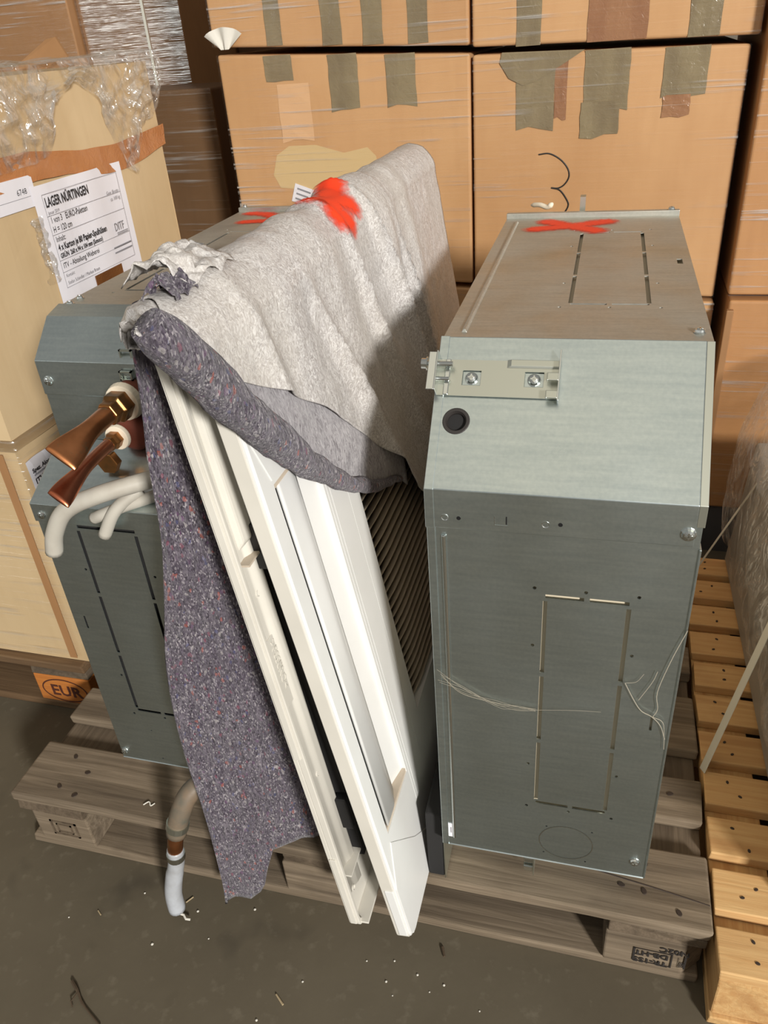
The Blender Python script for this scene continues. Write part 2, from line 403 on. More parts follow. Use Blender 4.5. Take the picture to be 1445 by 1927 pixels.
def nail(parent, x, y, z=.1445, r=.0046):
    mb = MB(); mb.lathe([(r, 0), (r*.9, .0008), (r*.3, .0009)], 10); 
    o = obj('nail', mb, 'nail_rust', parent); o.location = (x, y, z); o.scale = (1.25, .85, 1); o.rotation_euler = (0, 0, random.uniform(0, 3)); return o

# weathered pallet under the air conditioners, 1.2 m side to the front
P = thing('weathered_pallet', 'weathered grey wooden pallet carrying the metal air conditioner units', 'pallet')
for (y0, y1) in ((0, .124), (.187, .271), (.335, .47), (.535, .62), (.68, .80)):
    obj('deck_board', plank((0, y0, .122), (1.2, y1, .144)), 'grey_wood_x', P, bevel=.004)
for x0 in (0, .527, 1.055):
    obj('stringer_board', plank((x0+.004, .002, .1), (x0+.141, .798, .1219), long='Y'), 'grey_wood_y', P, bevel=.002)
for (y0, y1) in ((.0, .1), (.33, .47), (.70, .80)):
    for x0 in (0, .527, 1.055):
        c = .03
        if y0 == 0 and x0 != .527:   # corner blocks have a sawn-off outer corner
            poly = [(x0, y0+c), (x0+c, y0+.001), (x0+.145, y0+.001), (x0+.145, y1), (x0, y1)] if x0 == 0 else [(x0, y0+.001), (x0+.145-c, y0+.001), (x0+.145, y0+c), (x0+.145, y1), (x0, y1)]
            mb = MB().prism(poly, 'Z', .0205, .0998)
        else: mb = MB().box((x0, y0+.001, .0205), (x0+.145, y1, .0998))
        blk = obj('block', mb, 'grey_wood_x', P, bevel=.003)
        if y0 == 0 and x0 > 1:
            # scorched stamp, standing on its head
            def FM(u, v): return frame((1.055+u, -.0005, .02+v), (-1, 0, 0), (0, 0, -1))
            text('stamp_text', 'TR-155', .0165, FM(.094, .026), 'stamp_ink', blk, .0006, xs=1.0)
            text('stamp_text', 'DB-HT', .0165, FM(.094, .0445), 'stamp_ink', blk, .0006, xs=1.0)
            text('stamp_text', 'N02C', .017, FM(.122, .064), 'stamp_ink', blk, .0006)
            mb = MB()
            for (a, b, c2, d) in ((.043, .0205, .098, .0215), (.043, .0535, .098, .0545), (.043, .02, .046, .055), (.0975, .02, .0995, .055), (.116, .024, .119, .056), (.108, .024, .1085, .05)):
                mb.box((1.055+a, -.0007, .02+b-.004), (1.055+c2, -.0002, .02+d-.004))
            for q in range(3): mb.add([(1.055+.109+q*.0022, -.0007, .042+q*.001), (1.055+.1105+q*.0022, -.0007, .042+q*.001), (1.055+.1125+q*.0022, -.0007, .056), (1.055+.111+q*.0022, -.0007, .056)], [(0, 1, 2, 3)])
            obj('stamp_frame', mb, 'stamp_ink', blk)
        if y0 == 0 and x0 == 0:
            mb = MB()
            for w in (.034, .022):
                mb.prism([(.05-w*.8, .035), (.05+w*.8, .035), (.05+w*.8, .037), (.05-w*.8, .037)], 'Y', -.0006, -.0001) if False else None
            def ring(cx, cz, w, h, t_):
                for (a, b, c2, d) in ((cx-w, cz-h, cx+w, cz-h+t_), (cx-w, cz+h-t_, cx+w, cz+h), (cx-w, cz-h, cx-w+t_, cz+h), (cx+w-t_, cz-h, cx+w, cz+h)):
                    mb.box((a, -.0006, b), (c2, .0012, d))
            ring(.09, .062, .028, .02, .004); ring(.09, .062, .016, .012, .003)
            obj('stamp_frame', mb, 'grey_wood_y', blk)
for (y0, y1) in ((.0, .1), (.33, .47), (.70, .80)):
    obj('bottom_board', plank((.004, y0+.003, .0), (1.196, y1-.002, .02)), 'grey_wood_x', P, bevel=.003)
for x, y in ((.075, .097), (.12, .068), (.085, .03), (.125, .018), (1.108, .094), (1.073, .05), (1.106, .046), (1.155, .022), (.58, .095), (.62, .03), (.05, .245), (1.15, .235), (1.12, .21)):
    nail(P, x, y)

sp_ = smooth_path([(.985, .078, .1443), (1.03, .068, .1443), (1.07, .062, .1443), (1.13, .054, .1443), (1.199, .043, .1443)], 4); mb = MB()
mb.tube([(p.x, p.y, .1436) for p in sp_], .0011, 6)
obj('crack', mb, 'nail_rust', P)
# pale new pallet at the right edge
Q = thing('pale_pallet', 'clean pale pine pallet with narrow deck boards beside the weathered one', 'pallet')
y = -.052
for k in range(11):
    obj('deck_board', plank((1.206, y, .124), (2.0, y+.068, .144), .001), 'pale_wood_x', Q, bevel=.002)
    for x in (1.245, 1.25): nail(Q, x+random.uniform(-.012, .02), y+(.02 if x < 1.247 else .048)+random.uniform(-.006, .006), .1443, .0028)
    y += .0935
for x0 in (1.207, 1.56, 1.91):
    obj('stringer_board', plank((x0, -.05, .1), (x0+.085, .965, .1238), .001, long='Y'), 'pale_wood_y', Q, bevel=.002)
    for y0 in (-.045, .41, .86):
        obj('block', MB().box((x0+.002, y0, .02), (x0+.086, y0+.1, .0998)), 'pale_wood_y', Q, bevel=.003)
    obj('bottom_board', plank((x0, -.05, 0), (x0+.088, .965, .0198), .001, long='Y'), 'pale_wood_y', Q, bevel=.002)

# pallet under the left cartons
L = thing('branded_pallet', 'brown wooden pallet with an oval EUR brand under the left cartons', 'pallet')
for (y0, y1) in ((.32, .45), (.5, .6), (.65, .8), (.85, .95), (.99, 1.12)):
    obj('deck_board', plank((-1.26, y0, .122), (-.06, y1, .144)), 'brown_wood_x', L, bevel=.003)
for x0 in (-1.26, -.73, -.205):
    obj('stringer_board', plank((x0, .322, .1), (x0+.145, 1.118, .1219), long='Y'), 'grey_wood_y', L, bevel=.002)
    for y0 in (.322, .65, 1.02):
        blk = obj('block', MB().box((x0, y0, .0205), (x0+.145, y0+.1, .0998)), 'orange_wood' if x0 > -.3 else 'brown_wood_x', L, bevel=.003)
        if x0 > -.3 and y0 < .4:
            text('brand_text', 'EUR', .044, frame((x0+.036, .3213, .042), (1, 0, 0), (0, 0, 1)), 'burn', blk, .0012)
            mb = MB(); N = 40
            for k in range(N):
                q0, q1 = 2*pi*k/N, 2*pi*(k+1)/N
                pt = lambda q, e: (x0+.0725+(.056+e)*cos(q), .3214, .058+(.031+e)*sin(q))
                mb.add([pt(q0, 0), pt(q1, 0), pt(q1, .0035), pt(q0, .0035)], [(0, 1, 2, 3)])
            obj('brand_oval', mb, 'burn', blk)
for y0 in (.322, .65, 1.02):
    obj('bottom_board', plank((-1.25, y0, 0), (-.07, y0+.1, .02)), 'brown_wood_x', L, bevel=.003)

# ------------------------------------------------------------------ cartons
def quadplate(p, th):
    # thin plate on four points (counter-clockwise seen from outside), thickness outward
    p = [Vector(q) for q in p]; n = (p[1]-p[0]).cross(p[3]-p[0]).normalized()*th
    return MB().hexa([*(q for q in p), *(q+n for q in p)])
YF = 1.25
def tape_strip(parent, x0, z0, x1, z1, mat, y=YF, d=.0008, skew=0.):
    mb = MB(); n = 5
    for i in range(n):
        for s_ in (0,):
            pass
    vs = []; fs = []
    for j in range(n+1):
        k = j/n
        for i in range(4):
            x = x0+(x1-x0)*i/3+skew*k+random.uniform(-.0012, .0012); z = z0+(z1-z0)*k+(random.uniform(-.006, .006) if j == n else 0)
            vs.append((x, y-d-random.uniform(0, .0012), z))
    for j in range(n):
        for i in range(3): fs.append((j*4+i, j*4+i+1, (j+1)*4+i+1, (j+1)*4+i))
    return obj('tape', mb.add(vs, fs), mat, parent)
def front_carton(label, xl, xr, zb, zt, mat, y0=YF, dep=.55, group=None, fmat='film_flat', film_on=True):
    # zb / zt: (left, right) heights; the lid flaps meet in a visible seam at the top
    o = thing('carton', label, 'carton', (0, 0, 0), 0, group)
    b = obj('carton_body', MB().hexa([(xl, y0, zb[0]), (xr, y0, zb[1]), (xr, y0+dep, zb[1]), (xl, y0+dep, zb[0]), (xl, y0, zt[0]), (xr, y0, zt[1]), (xr, y0+dep, zt[1]), (xl, y0+dep, zt[0])]), mat, o, bevel=.006, seg=3)
    if film_on:
        f = -.0035
        def F(u, v):
            x = xl+(xr-xl)*u; z0 = zb[0]+(zb[1]-zb[0])*u; z1 = zt[0]+(zt[1]-zt[0])*u
            return (x, y0+f-.0015*abs(nz(x, 3, z0+(z1-z0)*v, 9)), z0+(z1-z0)*v)
        obj('stretch_film', MB().grid(F, 10, 10), fmat, o, smooth=True)
    return o
G = 'cartons of the tall film-wrapped load behind the units'
cA = front_carton('tan carton with three olive tape ends and a torn cream patch behind the draped blanket', .046, .649, (.742, .715), (1.252, 1.218), 'carton_orange', group=G)
cB = front_carton('tan carton with a handwritten 3 behind the right metal unit', .655, 1.222, (.702, .684), (1.214, 1.199), 'carton_orange', group=G)
cC = front_carton('upper left tan carton with four tape strips and a torn white film patch', .040, .648, (1.268, 1.233), (1.80, 1.765), 'carton_orange', fmat='film_flat_b', group=G)
cD = front_carton('upper right tan carton with a broad brown tape strip', .655, 1.236, (1.229, 1.214), (1.765, 1.75), 'carton_orange', group=G)
cE = front_carton('lowest left tan carton hidden almost wholly behind the leaning panels', .05, .648, (.0, .0), (.728, .702), 'carton_orange', group=G)
cF = front_carton('lowest right tan carton seen in the slit beside the right metal unit', .656, 1.226, (.0, .0), (.690, .672), 'carton_orange', group=G)
for a in ((.178, 1.262, .217, 1.40), (.314, 1.254, .36, 1.40), (.409, 1.249, .456, 1.40), (.512, 1.245, .558, 1.40)): tape_strip(cC, a[0], a[1], a[2], a[3], 'tape_olive')
for a, mt in (((.163, 1.243, .232, 1.193), 'tape_olive'), ((.320, 1.236, .391, 1.123), 'tape_olive'), ((.457, 1.228, .526, 1.121), 'tape_olive')): tape_strip(cA, *a, mt)
tape_strip(cA, .187, 1.183, .268, 1.059, 'paper_pink')
def patch(parent, pts, mat, y=YF-.0007, name='torn_patch'):
    return obj(name, MB().add([(x, y, z) for x, z in pts], [tuple(range(len(pts)))]), mat, parent)
patch(cA, [(.150, .985), (.165, .955), (.2, .952), (.24, .945), (.29, .95), (.35, .945), (.40, .96), (.425, .99), (.42, 1.02), (.40, 1.04), (.34, 1.03), (.27, 1.05), (.20, 1.05), (.165, 1.03)], 'torn_paper')
lb = obj('address_label', MB().box((-.03, 0, -.022), (.03, .001, .022)), 'paper', cA); lb.location = (.226, YF-.0025, .934); lb.rotation_euler = (0, radians(20), 0)
for k in range(3): obj('printed_text', MB().box((-.022, -.0006, .010-.012*k), (.014-.004*k, 0, .014-.012*k)), 'ink_grey', lb)
obj('torn_film', MB().grid(lambda u, v: (.075+.075*(u-.5)*(.3+v), YF-.010-.005*sin(u*14), 1.262+.045*v*(1-.35*(abs(u-.5)*2)**2)), 12, 6), 'chip_white', cC, smooth=True)
for a, mt in (((.750, 1.224, .802, 1.38), 'tape_olive'), ((.898, 1.222, 1.018, 1.38), 'tape_brown'), ((1.098, 1.218, 1.158, 1.38), 'tape_olive')): tape_strip(cD, *a, mt)
tape_strip(cB, .752, 1.205, .835, 1.062, 'tape_olive'); tape_strip(cB, .835, 1.200, .862, 1.078, 'tape_brown', d=.0006)
patch(cB, [(.715, 1.195), (.735, 1.165), (.765, 1.15), (.79, 1.155), (.81, 1.165), (.85, 1.185), (.895, 1.21), (.72, 1.215)], 'tape_olive', YF-.003, 'tape')
tape_strip(cB, .897, 1.208, .990, 1.095, 'tape_olive'); tape_strip(cB, .893, 1.11, .975, 1.04, 'tape_olive', d=.0016)
tape_strip(cB, 1.058, 1.203, 1.145, 1.11, 'tape_olive'); tape_strip(cB, 1.062, 1.115, 1.118, 1.076, 'tape_brown', d=.0014)
three = [(.805, 1.009), (.829, 1.010), (.854, .997), (.871, .978), (.875, .96), (.866, .944), (.852, .936), (.836, .937), (.856, .931), (.873, .909), (.876, .895), (.864, .874)]
th = smooth_path([(x, 0, z) for x, z in three[:8]])+smooth_path([(x, 0, z) for x, z in three[7:]])
obj('marker_digit', MB().tube([(p.x, YF-.0008, p.z) for p in th], .0017, 5), 'marker', cB)
# dark crease between the rows is the real gap; cartons at the right
G2 = 'cartons of the load at the right edge'
cG = front_carton('brown carton of the right load above the seam', 1.246, 1.85, (.704, .704), (1.30, 1.30), 'carton_tan', 1.2, group=G2)
cH = front_carton('brown carton of the right load below the seam behind the wrapped slab', 1.25, 1.85, (.145, .145), (.694, .694), 'carton_tan', 1.19, fmat='film_flat_b', group=G2)
obj('corner_protector', MB().box((1.246, 1.178, .30), (1.262, 1.1945, .675)), 'carton_brown', cH, bevel=.002)
sk = obj('dark_skid', plank((1.25, 1.2, 0), (1.85, 1.7, .142)), 'skid_grey', None); tag(sk, 'dark skid under the right hand carton load', 'skid')

# left load : two cartons, their right faces towards the camera
XL = -.045
cP = thing('carton', 'pale carton with a white shipping sheet and loose film on top', 'carton', group='cartons of the left load')
def bulge_box(x0, x1, y0, y1, z0, z1, b, n=10):
    # carton with slightly bulging right and front faces
    mb = MB()
    def fx(u, v): y = y0+(y1-y0)*u; z = z0+(z1-z0)*v; return (x1+b*sin(pi*u)*sin(pi*v)+.003*nz(y, z, 1, 5), y, z)
    def fy(u, v): x = x0+(x1-x0)*u; z = z0+(z1-z0)*v; return (x, y0-b*.6*sin(pi*u)*sin(pi*v), z)
    mb.grid(fx, n, n); mb.grid(fy, n, n)
    mb.grid(lambda u, v: (x0+(x1-x0)*u, y0+(y1-y0)*v, z1), 2, 2); mb.grid(lambda u, v: (x0+(x1-x0)*u, y0+(y1-y0)*v, z0), 2, 2)
    mb.grid(lambda u, v: (x0, y0+(y1-y0)*u, z0+(z1-z0)*v), 2, 2); mb.grid(lambda u, v: (x0+(x1-x0)*u, y1, z0+(z1-z0)*v), 2, 2)
    return mb
obj('carton_body', bulge_box(-.8, XL, .335, 1.075, .688, 1.255, .004), 'carton_pale', cP)
fl_ = obj('carton_flap', MB().prism([(-.369, 1.255), (-.229, 1.255), (-.25, 1.275), (-.282, 1.306), (-.30, 1.30)], 'Y', 1.05, 1.056) if False else MB().hexa([(-.40, 1.06, 1.25), (-.215, 1.06, 1.25), (-.215, 1.066, 1.25), (-.40, 1.066, 1.25), (-.30, 1.10, 1.312), (-.275, 1.10, 1.315), (-.275, 1.106, 1.315), (-.30, 1.106, 1.312)]), 'carton_brown', cP)
def on_x(u0, z0, d=.0): return frame((XL+.0045+d, u0, z0), (0, 1, 0), (0, 0, 1))
# tan tape running round the carton
def tp(u, v):
    y = .42+.665*u; zc = 1.10+.012*sin(u*7); w = .024+.003*sin(u*11)
    return (XL+.0062+.0015*sin(u*23+v*4), y, zc+w*(2*v-1)+.003*nz(u*8, v*3, 0))
obj('tape', MB().grid(tp, 40, 4), 'tape_tan', cP, smooth=True)
# shipping sheet, with its printed lines
def sheet_pt(u, v): return (XL+.0075+.0025*sin(pi*u)*(1-v)+.0015*sin(u*13), .572+.30*u, .866+.214*v)
sh = obj('shipping_sheet', MB().grid(sheet_pt, 24, 8), 'paper', cP, smooth=True)
def line(u, z, s, size, mat='ink', bold=0., align='LEFT', xs=1.):
    text('printed_text', s, size, frame((XL+.0122, .572+u, .866+z), (0, 1, 0), (0, 0, 1)), mat, sh, bold, align, xs)
line(.024, .175, 'LAGER NÜRTINGEN', .0235, bold=.0006, xs=.66)
line(.025, .162, 'Januar 2019', .0085, 'ink_grey', xs=.85)
line(.026, .146, '1 von 3   EURO-Paletten', .0165, xs=.72); line(.026, .129, 'H = 120 cm', .0165, xs=.75)
line(.026, .112, 'Inhalt:', .0145, xs=.85)
line(.026, .096, '4 x Karton je 80 Papier-Spulhülsen', .0165, bold=.0005, xs=.72)
line(.026, .082, 'GRÜN  260 x 94 x 104 mm (Sonoco)', .0125, bold=.0004, xs=.76)
line(.026, .063, 'ITV - Abteilung Weberei', .0145, xs=.85)
line(.026, .046, 'Kontakt:', .009, 'ink_grey', xs=.9)
line(.268, .160, 'Gew. Brutto', .010, 'ink_grey', align='RIGHT', xs=.9); line(.268, .147, 'ca. 100 kg', .010, 'ink_grey', align='RIGHT', xs=.9)
line(.222, .088, 'DITF', .023, 'ink_grey', xs=.78)
mb = MB()
for z in (.197, .159, .125, .078, .056, .027):
    mb.box((XL+.0117, .592, .866+z), (XL+.0119, .846, .866+z+.0006))
mb.box((XL+.0117, .592, .893), (XL+.0119, .5926, 1.063)); mb.box((XL+.0117, .8454, .893), (XL+.0119, .846, 1.063))
for z in (.083, .080): mb.box((XL+.0117, .80, .866+z), (XL+.0119, .842, .866+z+.0012))
for z in (.056, .046): mb.box((XL+.0117, .775, .866+z), (XL+.0119, .843, .866+z+.003))
obj('printed_rule', mb, 'ink_grey', sh)
line(.026, .032, 'Stefan Schindler / Markus Braun', .0095, 'ink_grey', xs=.9)
obj('tape', MB().box((XL+.012, .685, .835), (XL+.0135, .785, .890)), 'tape_dark', cP)
p2 = obj('shipping_sheet', MB().box((XL+.004, .40, 1.048), (XL+.0065, .585, 1.10)), 'paper', cP)
text('printed_text', '6748', .014, frame((XL+.0068, .535, 1.072), (0, 1, 0), (0, 0, 1)), 'ink', p2)
obj('printed_rule', MB().box((XL+.0066, .48, 1.066), (XL+.0068, .57, 1.0668)), 'ink_grey', p2)
# loose film over the top edge, hanging in a jagged skirt
def skirt(u, v):
    y = .42+.68*u
    low = lerp([(.42, 1.11), (.56, 1.115), (.66, 1.12), (.70, 1.20), (.78, 1.24), (.84, 1.20), (.89, 1.07), (.93, 1.04), (.98, 1.13), (1.06, 1.16), (1.1, 1.2)], y)
    if v < .35:
        k = v/.35; x = XL-.35+.355*k; z = 1.262+.016*max(0, nz(y, x, 2, 9))+.012*sst(0, 1, k)
    else:
        k = (v-.35)/.65; x = XL+.012+.02*sin(pi*k)*(.5+nz(y, k, 5, 8)); z = 1.272-(1.272-low)*k
    a = .012
    return (x+a*nz(y*2, z*2, 7, 14)+.006*nz(y, z, 3, 50), y+.012*nz(y, z, 1, 12), z+.008*nz(y, z, 4, 14))
obj('loose_film', MB().grid(skirt, 80, 44), 'film_crumpled', cP)
obj('loose_film', MB().grid(lambda u, v: (XL+.012+.012*nz(u*3, v*9, 2), .548+.03*u+.02*v*0+.008*nz(v*7, u, 1), 1.03-.12*v), 8, 24), 'film_crumpled', cP)
cQ = thing('carton', 'pale film-wrapped carton standing on the branded pallet', 'carton', group='cartons of the left load')
obj('carton_body', bulge_box(-.8, XL-.004, .338, 1.075, .146, .662, .005), 'carton_pale', cQ, bevel=.004)
def wrapq(u, v):
    z = .15+.54*v
    if u < .5: k = u/.5; return (-.8+(.755)*k, .332-.004*abs(nz(k*5, z, 1, 6)), z)
    k = (u-.5)/.5; return (XL+.006+.004*abs(nz(k*5, z, 4, 6)), .332+.74*k, z)
obj('stretch_film', MB().grid(wrapq, 60, 24), 'film_flat_b', cQ, smooth=True)
ds = obj('delivery_sheet', MB().grid(lambda u, v: (XL+.008+.003*sin(u*9+v*3), .34+.16*u, .50+.14*v), 12, 8), 'paper', cQ, smooth=True)
for (u, z, s_, sz) in ((.004, .115, 'Spez. Aloc', .012), (.004, .092, 'ITV Denkendorf', .016), (.004, .040, '260x94', .015)):
    text('printed_text', s_, sz, frame((XL+.0125, .342+u, .50+z), (0, 1, 0), (0, 0, 1)), 'ink', ds, .0004)
for z in (.108, .082, .074, .066, .058): obj('printed_rule', MB().box((XL+.0122, .348, .50+z), (XL+.0125, .44, .50+z+.003)), 'ink_grey', ds)
obj('edge_tape', MB().box((-.09, .3295, .16), (-.072, .3305, .66)), 'carton_brown', cQ)

# background cartons at the left
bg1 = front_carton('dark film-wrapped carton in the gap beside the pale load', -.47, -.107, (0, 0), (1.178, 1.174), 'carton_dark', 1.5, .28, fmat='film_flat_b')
bg2 = front_carton('brown carton at the top left corner of the picture', -1.5, -.692, (0, 0), (1.95, 1.95), 'carton_brown', 1.8, .5)
bg3 = front_carton('carton under shiny film with a pale strap behind the pale load', -.688, -.335, (0, 0), (1.95, 1.95), 'carton_brown', 1.84, .5, fmat='film_shiny')
obj('strap', MB().box((-.46, 1.832, 1.0), (-.452, 1.8345, 1.9)), 'strap', bg3).rotation_euler = (0, 0, 0)
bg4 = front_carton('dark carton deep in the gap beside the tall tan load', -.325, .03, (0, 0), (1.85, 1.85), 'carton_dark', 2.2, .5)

# ------------------------------------------------------------------ ducted cassette units (0.84 m octagons standing on edge)
def screw(parent, M, r=.0055, mat='steel'):
    mb = MB(M); mb.lathe([(r*1.15, 0), (r*1.15, .0008), (r, .0012), (r*.85, .0035), (r*.4, .0045)], 14)
    mb.box((-r*.6, -r*.12, .0043), (r*.6, r*.12, .0049)); mb.box((-r*.12, -r*.6, .0043), (r*.12, r*.6, .0049))
    return obj('screw', mb, mat, parent)
def slots(cb, plane, x0, x1, a0, a1, w=.0050):
    # eight slots of a rectangular knock-out; plane 'F' front (a = z) or 'T' top (a = y)
    def bar(u0, b0, u1, b1):
        if plane == 'F': cb.box((u0, -.02, b0), (u1, .02, b1))
        else: cb.box((u0, b0, .82), (u1, b1, .86))
    h = w/2; xm = (x0+x1)/2; g = .003
    bar(x0, a1-h, xm-g, a1+h); bar(xm+g, a1-h, x1, a1+h); bar(x0, a0-h, xm-g, a0+h); bar(xm+g, a0-h, x1, a0+h)
    L_ = (a1-a0-.008)/3
    for k in range(3):
        b0 = a0+.004+L_*k+(g if k else 0); b1 = a0+.004+L_*(k+1)-g
        bar(x0-h, b0, x0+h, b1); bar(x1-h, b0, x1+h, b1)
def hole(cb, x, a, plane, r=.0022):
    n = 8; ring = [(r*cos(2*pi*k/n), r*sin(2*pi*k/n)) for k in range(n)]
    if plane == 'F': cb.prism([(a+q, x+p) for p, q in ring], 'Y', -.02, .02)
    else: cb.prism([(x+p, a+q) for p, q in ring], 'Z', .82, .86)
WU = .279
def unit(label, loc, rz, mir, notch):
    U = thing('air_conditioner_unit', label, 'air conditioner', loc, rz, 'metal air conditioner units on the weathered pallet')
    X = (lambda x: WU-x) if mir else (lambda x: x)
    def XX(a, b): a, b = X(a), X(b); return (min(a, b), max(a, b))
    i = .0065; TY0, TY1 = (.170, .785) if notch else (.118, .722)
    oct_in = [(i, .12+i*.4), (i, .72-i*.4), (.12+i*.4, .84-i), (.72-i*.4, .84-i), (.84-i, .72-i*.4), (.84-i, .12+i*.4), (.72-i*.4, i), (.12+i*.4, i)]
    if notch: oct_in = [(i, .12+i*.4), (i, .60), (.093+i, .66), (.093+i, .76), (.172, .84-i), (.77, .84-i), (.85-i, .76)]+oct_in[5:]
    obj('housing', MB().prism(oct_in, 'X', .004, WU-.004), 'black_foam' if notch else 'lit_slot_beige', U)  # body colour paints the slots: black for shaded, pale for lit
    x0, x1 = .001, WU-.001
    # front panel
    cb = MB(); slots(cb, 'F', *XX(.129, .218), .242, .59)
    for x, z in ((.117, .6), (.172, .6), (.227, .6), (.117, .517), (.227, .517), (.117, .315), (.227, .315), (.117, .232), (.172, .232), (.227, .232)): hole(cb, X(x), z, 'F')
    for x, z in ((.145, .195), (.205, .197), (.143, .138), (.20, .132)): hole(cb, X(x), z, 'F', .0014)
    a, b = XX(.2565, .2595); cb.box((a, -.02, .404), (b, .02, .428))
    ft = .62 if notch else .72
    fp = obj('front_panel', cut(MB().box((x0, 0, .119), (x1, .0016, ft)), cb, 'front_panel'), 'galv', U)
    # pressed rib, circular knock-out
    if not notch:
        rb = MB(); rb.prism([(X(.0175)-.0035, -.0), (X(.0175)-.0015, -.004), (X(.0175)+.0015, -.004), (X(.0175)+.0035, -.0)], 'Z', .138, .662); obj('pressed_rib', rb, 'steel', U, bevel=.0012)
        mb = MB(); N = 40
        for k in range(N):
            q0, q1 = 2*pi*k/N, 2*pi*(k+1)/N; pt = lambda q, r: (X(.172)+r*cos(q), -.0004, .166+r*.95*sin(q))
            mb.add([pt(q0, .0352), pt(q1, .0352), pt(q1, .0364), pt(q0, .0364)], [(0, 1, 2, 3)])
        obj('round_knockout', mb, 'steel', U)
        lb_ = obj('sticker', MB().box((X(.0085), -.0008, .137), (X(.0155), -.0002, .166)), 'paper', U)
        obj('printed_rule', MB().box((X(.0118), -.0010, .146), (X(.0126), -.0008, .158)), 'ink', lb_)
        # seam line and hem at the left edge, right hem
        obj('edge_hem', MB().box((-.001, -.0016, .119), (.0085, .004, .674)), 'galv', U, bevel=.0007)
        obj('edge_hem', MB().box((WU-.0012, -.002, .121), (WU+.0012, .014, .668)), 'galv', U, bevel=.0006)
    # top panel
    cb = MB(); slots(cb, 'T', *XX(.130, .2195), .244, .606)
    for x, yy in ((.118, .232), (.175, .232), (.232, .232), (.118, .33), (.232, .33), (.118, .52), (.232, .52), (.118, .62), (.175, .62), (.232, .62)): hole(cb, X(x), yy, 'T')
    a, b = XX(.2605, .2675); cb.box((a, .42, .82), (b, .445, .86))
    obj('top_panel', cut(MB().box((-.0, TY0, .8384), (WU, TY1, .84)), cb, 'top_panel'), 'galv_top', U)
    mb = MB().prism([(X(.02)-.0035, .8398), (X(.02)+.0035, .8398), (X(.02)+.0015, .843), (X(.02)-.0015, .843)], 'Y', .14, .685) if False else MB().hexa([(X(.02)-.0035, .14, .8398), (X(.02)+.0035, .14, .8398), (X(.02)+.0035, .685, .8398), (X(.02)-.0035, .685, .8398), (X(.02)-.0012, .142, .8432), (X(.02)+.0012, .142, .8432), (X(.02)+.0012, .683, .8432), (X(.02)-.0012, .683, .8432)])
    obj('pressed_rib', mb, 'galv_top', U, bevel=.0008)
    obj('top_hem', MB().box((-.001, TY1-.006, .838), (WU+.001, TY1+.006, .848)), 'galv_top', U, bevel=.001)
    for x, yy in ((.267, TY0+.032), (.267, TY1)): screw(U, Matrix.Translation((X(x), yy, .8402 if yy < .5 else .848)))
    # back and lower panels
    obj('back_panel', MB().sheet([(TY1, .84), (TY1+.12*(.6 if notch else 1), .84-.12*(.6 if notch else 1)), (.84+.017*notch, .12), (.72, 0)], x0, x1, .0016), 'galv', U)
    obj('lower_panel', MB().sheet([(.72, 0), (.12, 0), (0, .12)], x0, x1, .0016), 'galv', U)
    if not notch:
        # sloping corner panel with its lip folded over the front
        cb = MB(); c = Vector((.025, .052, .772)); T = Matrix.Translation(c) @ frame((0, 0, 0), (1, 0, 0), (0, .7071, .7071))
        mbt = MB(T); mbt.lathe([(.0108, -.02), (.0108, .02)], 24); cb.v = mbt.v; cb.f = mbt.f
        body = MB().sheet([(-.0018, .672), (-.0018, .7195), (.1195, .8415)], -.001, .2715, .0016)
        obj('corner_panel', cut(body, cb, 'corner_panel'), 'galv', U, bevel=.0009)
        obj('corner_strip', MB().sheet([(-.0012, .695), (-.0012, .7192), (.1195, .841)], .2716, WU+.0005, .0014), 'steel_dull', U, bevel=.0004)
        obj('corner_hem', MB(Matrix.Translation((0, 0, 0))).sheet([(-.003, .672), (-.003, .7195), (.119, .8425)], -.0015, .0085, .0013), 'galv', U, bevel=.0005)
        mb = MB(T); mb.lathe([(.0105, -.012), (.0105, .0004), (.0152, .0004), (.0155, .0022), (.014, .0034), (.0112, .0034), (.0095, .0005), (.0095, -.012)], 32)
        md_ = MB(T); md_.lathe([(.0106, -.0035), (.0106, -.0025)], 24); obj('grommet_dark_disc', md_, 'black_foam', U)  # added black disc paints the inside of the hole dark
        obj('rubber_grommet', mb, 'rubber', U, smooth=False)
        # wall bracket screwed to the slope
        K = frame((.0, .086, .806), (1, 0, 0), (0, .7071, .7071))
        K = Matrix.Translation((0, -.0016, .0016)) @ K
        cbk = MB(K)
        for cx in (.037, .103): cbk.box((cx-.010, -.0085, -.02), (cx+.010, .0085, .02))
        br = obj('bracket', cut(MB(K).box((.0, -.0205, .002), (.128, .0205, .0036)), cbk, 'bracket'), 'steel_dull', U)
        for cx in (.037, .103):
            obj('tab', MB(K).box((cx-.009, -.0075, .0004), (cx+.0095, .0075, .0016)), 'galv', br)
            screw(br, K @ Matrix.Translation((cx, 0, .0016)), .0062)
        obj('flange', MB(K).box((.0, -.0205, .0036), (.0014, .024, .020)), 'steel', br, bevel=.0004)
        obj('flange', MB(K).box((-.008, -.0205, .0185), (.0, .022, .020)), 'steel', br, bevel=.0004)
        obj('rib', MB(K).box((.008, -.0205, .0036), (.0135, .0205, .0056)), 'steel', br, bevel=.0008)
        obj('flange', MB(K).hexa([(.0735, .012, .0036), (.128, .012, .0036), (.128, .0215, .0036), (.0735, .0215, .0036), (.078, .0145, .0052), (.128, .0145, .0052), (.128, .0215, .0052), (.078, .0215, .0052)]), 'steel_dull', br, bevel=.0005)
        obj('flange', MB(K).hexa([(.128, -.0255, .002), (.1296, -.0255, .002), (.1296, .0225, .002), (.128, .0225, .002), (.128, -.0255, .014), (.1296, -.0255, .014), (.1296, .030, .014), (.128, .030, .014)]), 'steel', br, bevel=.0003)
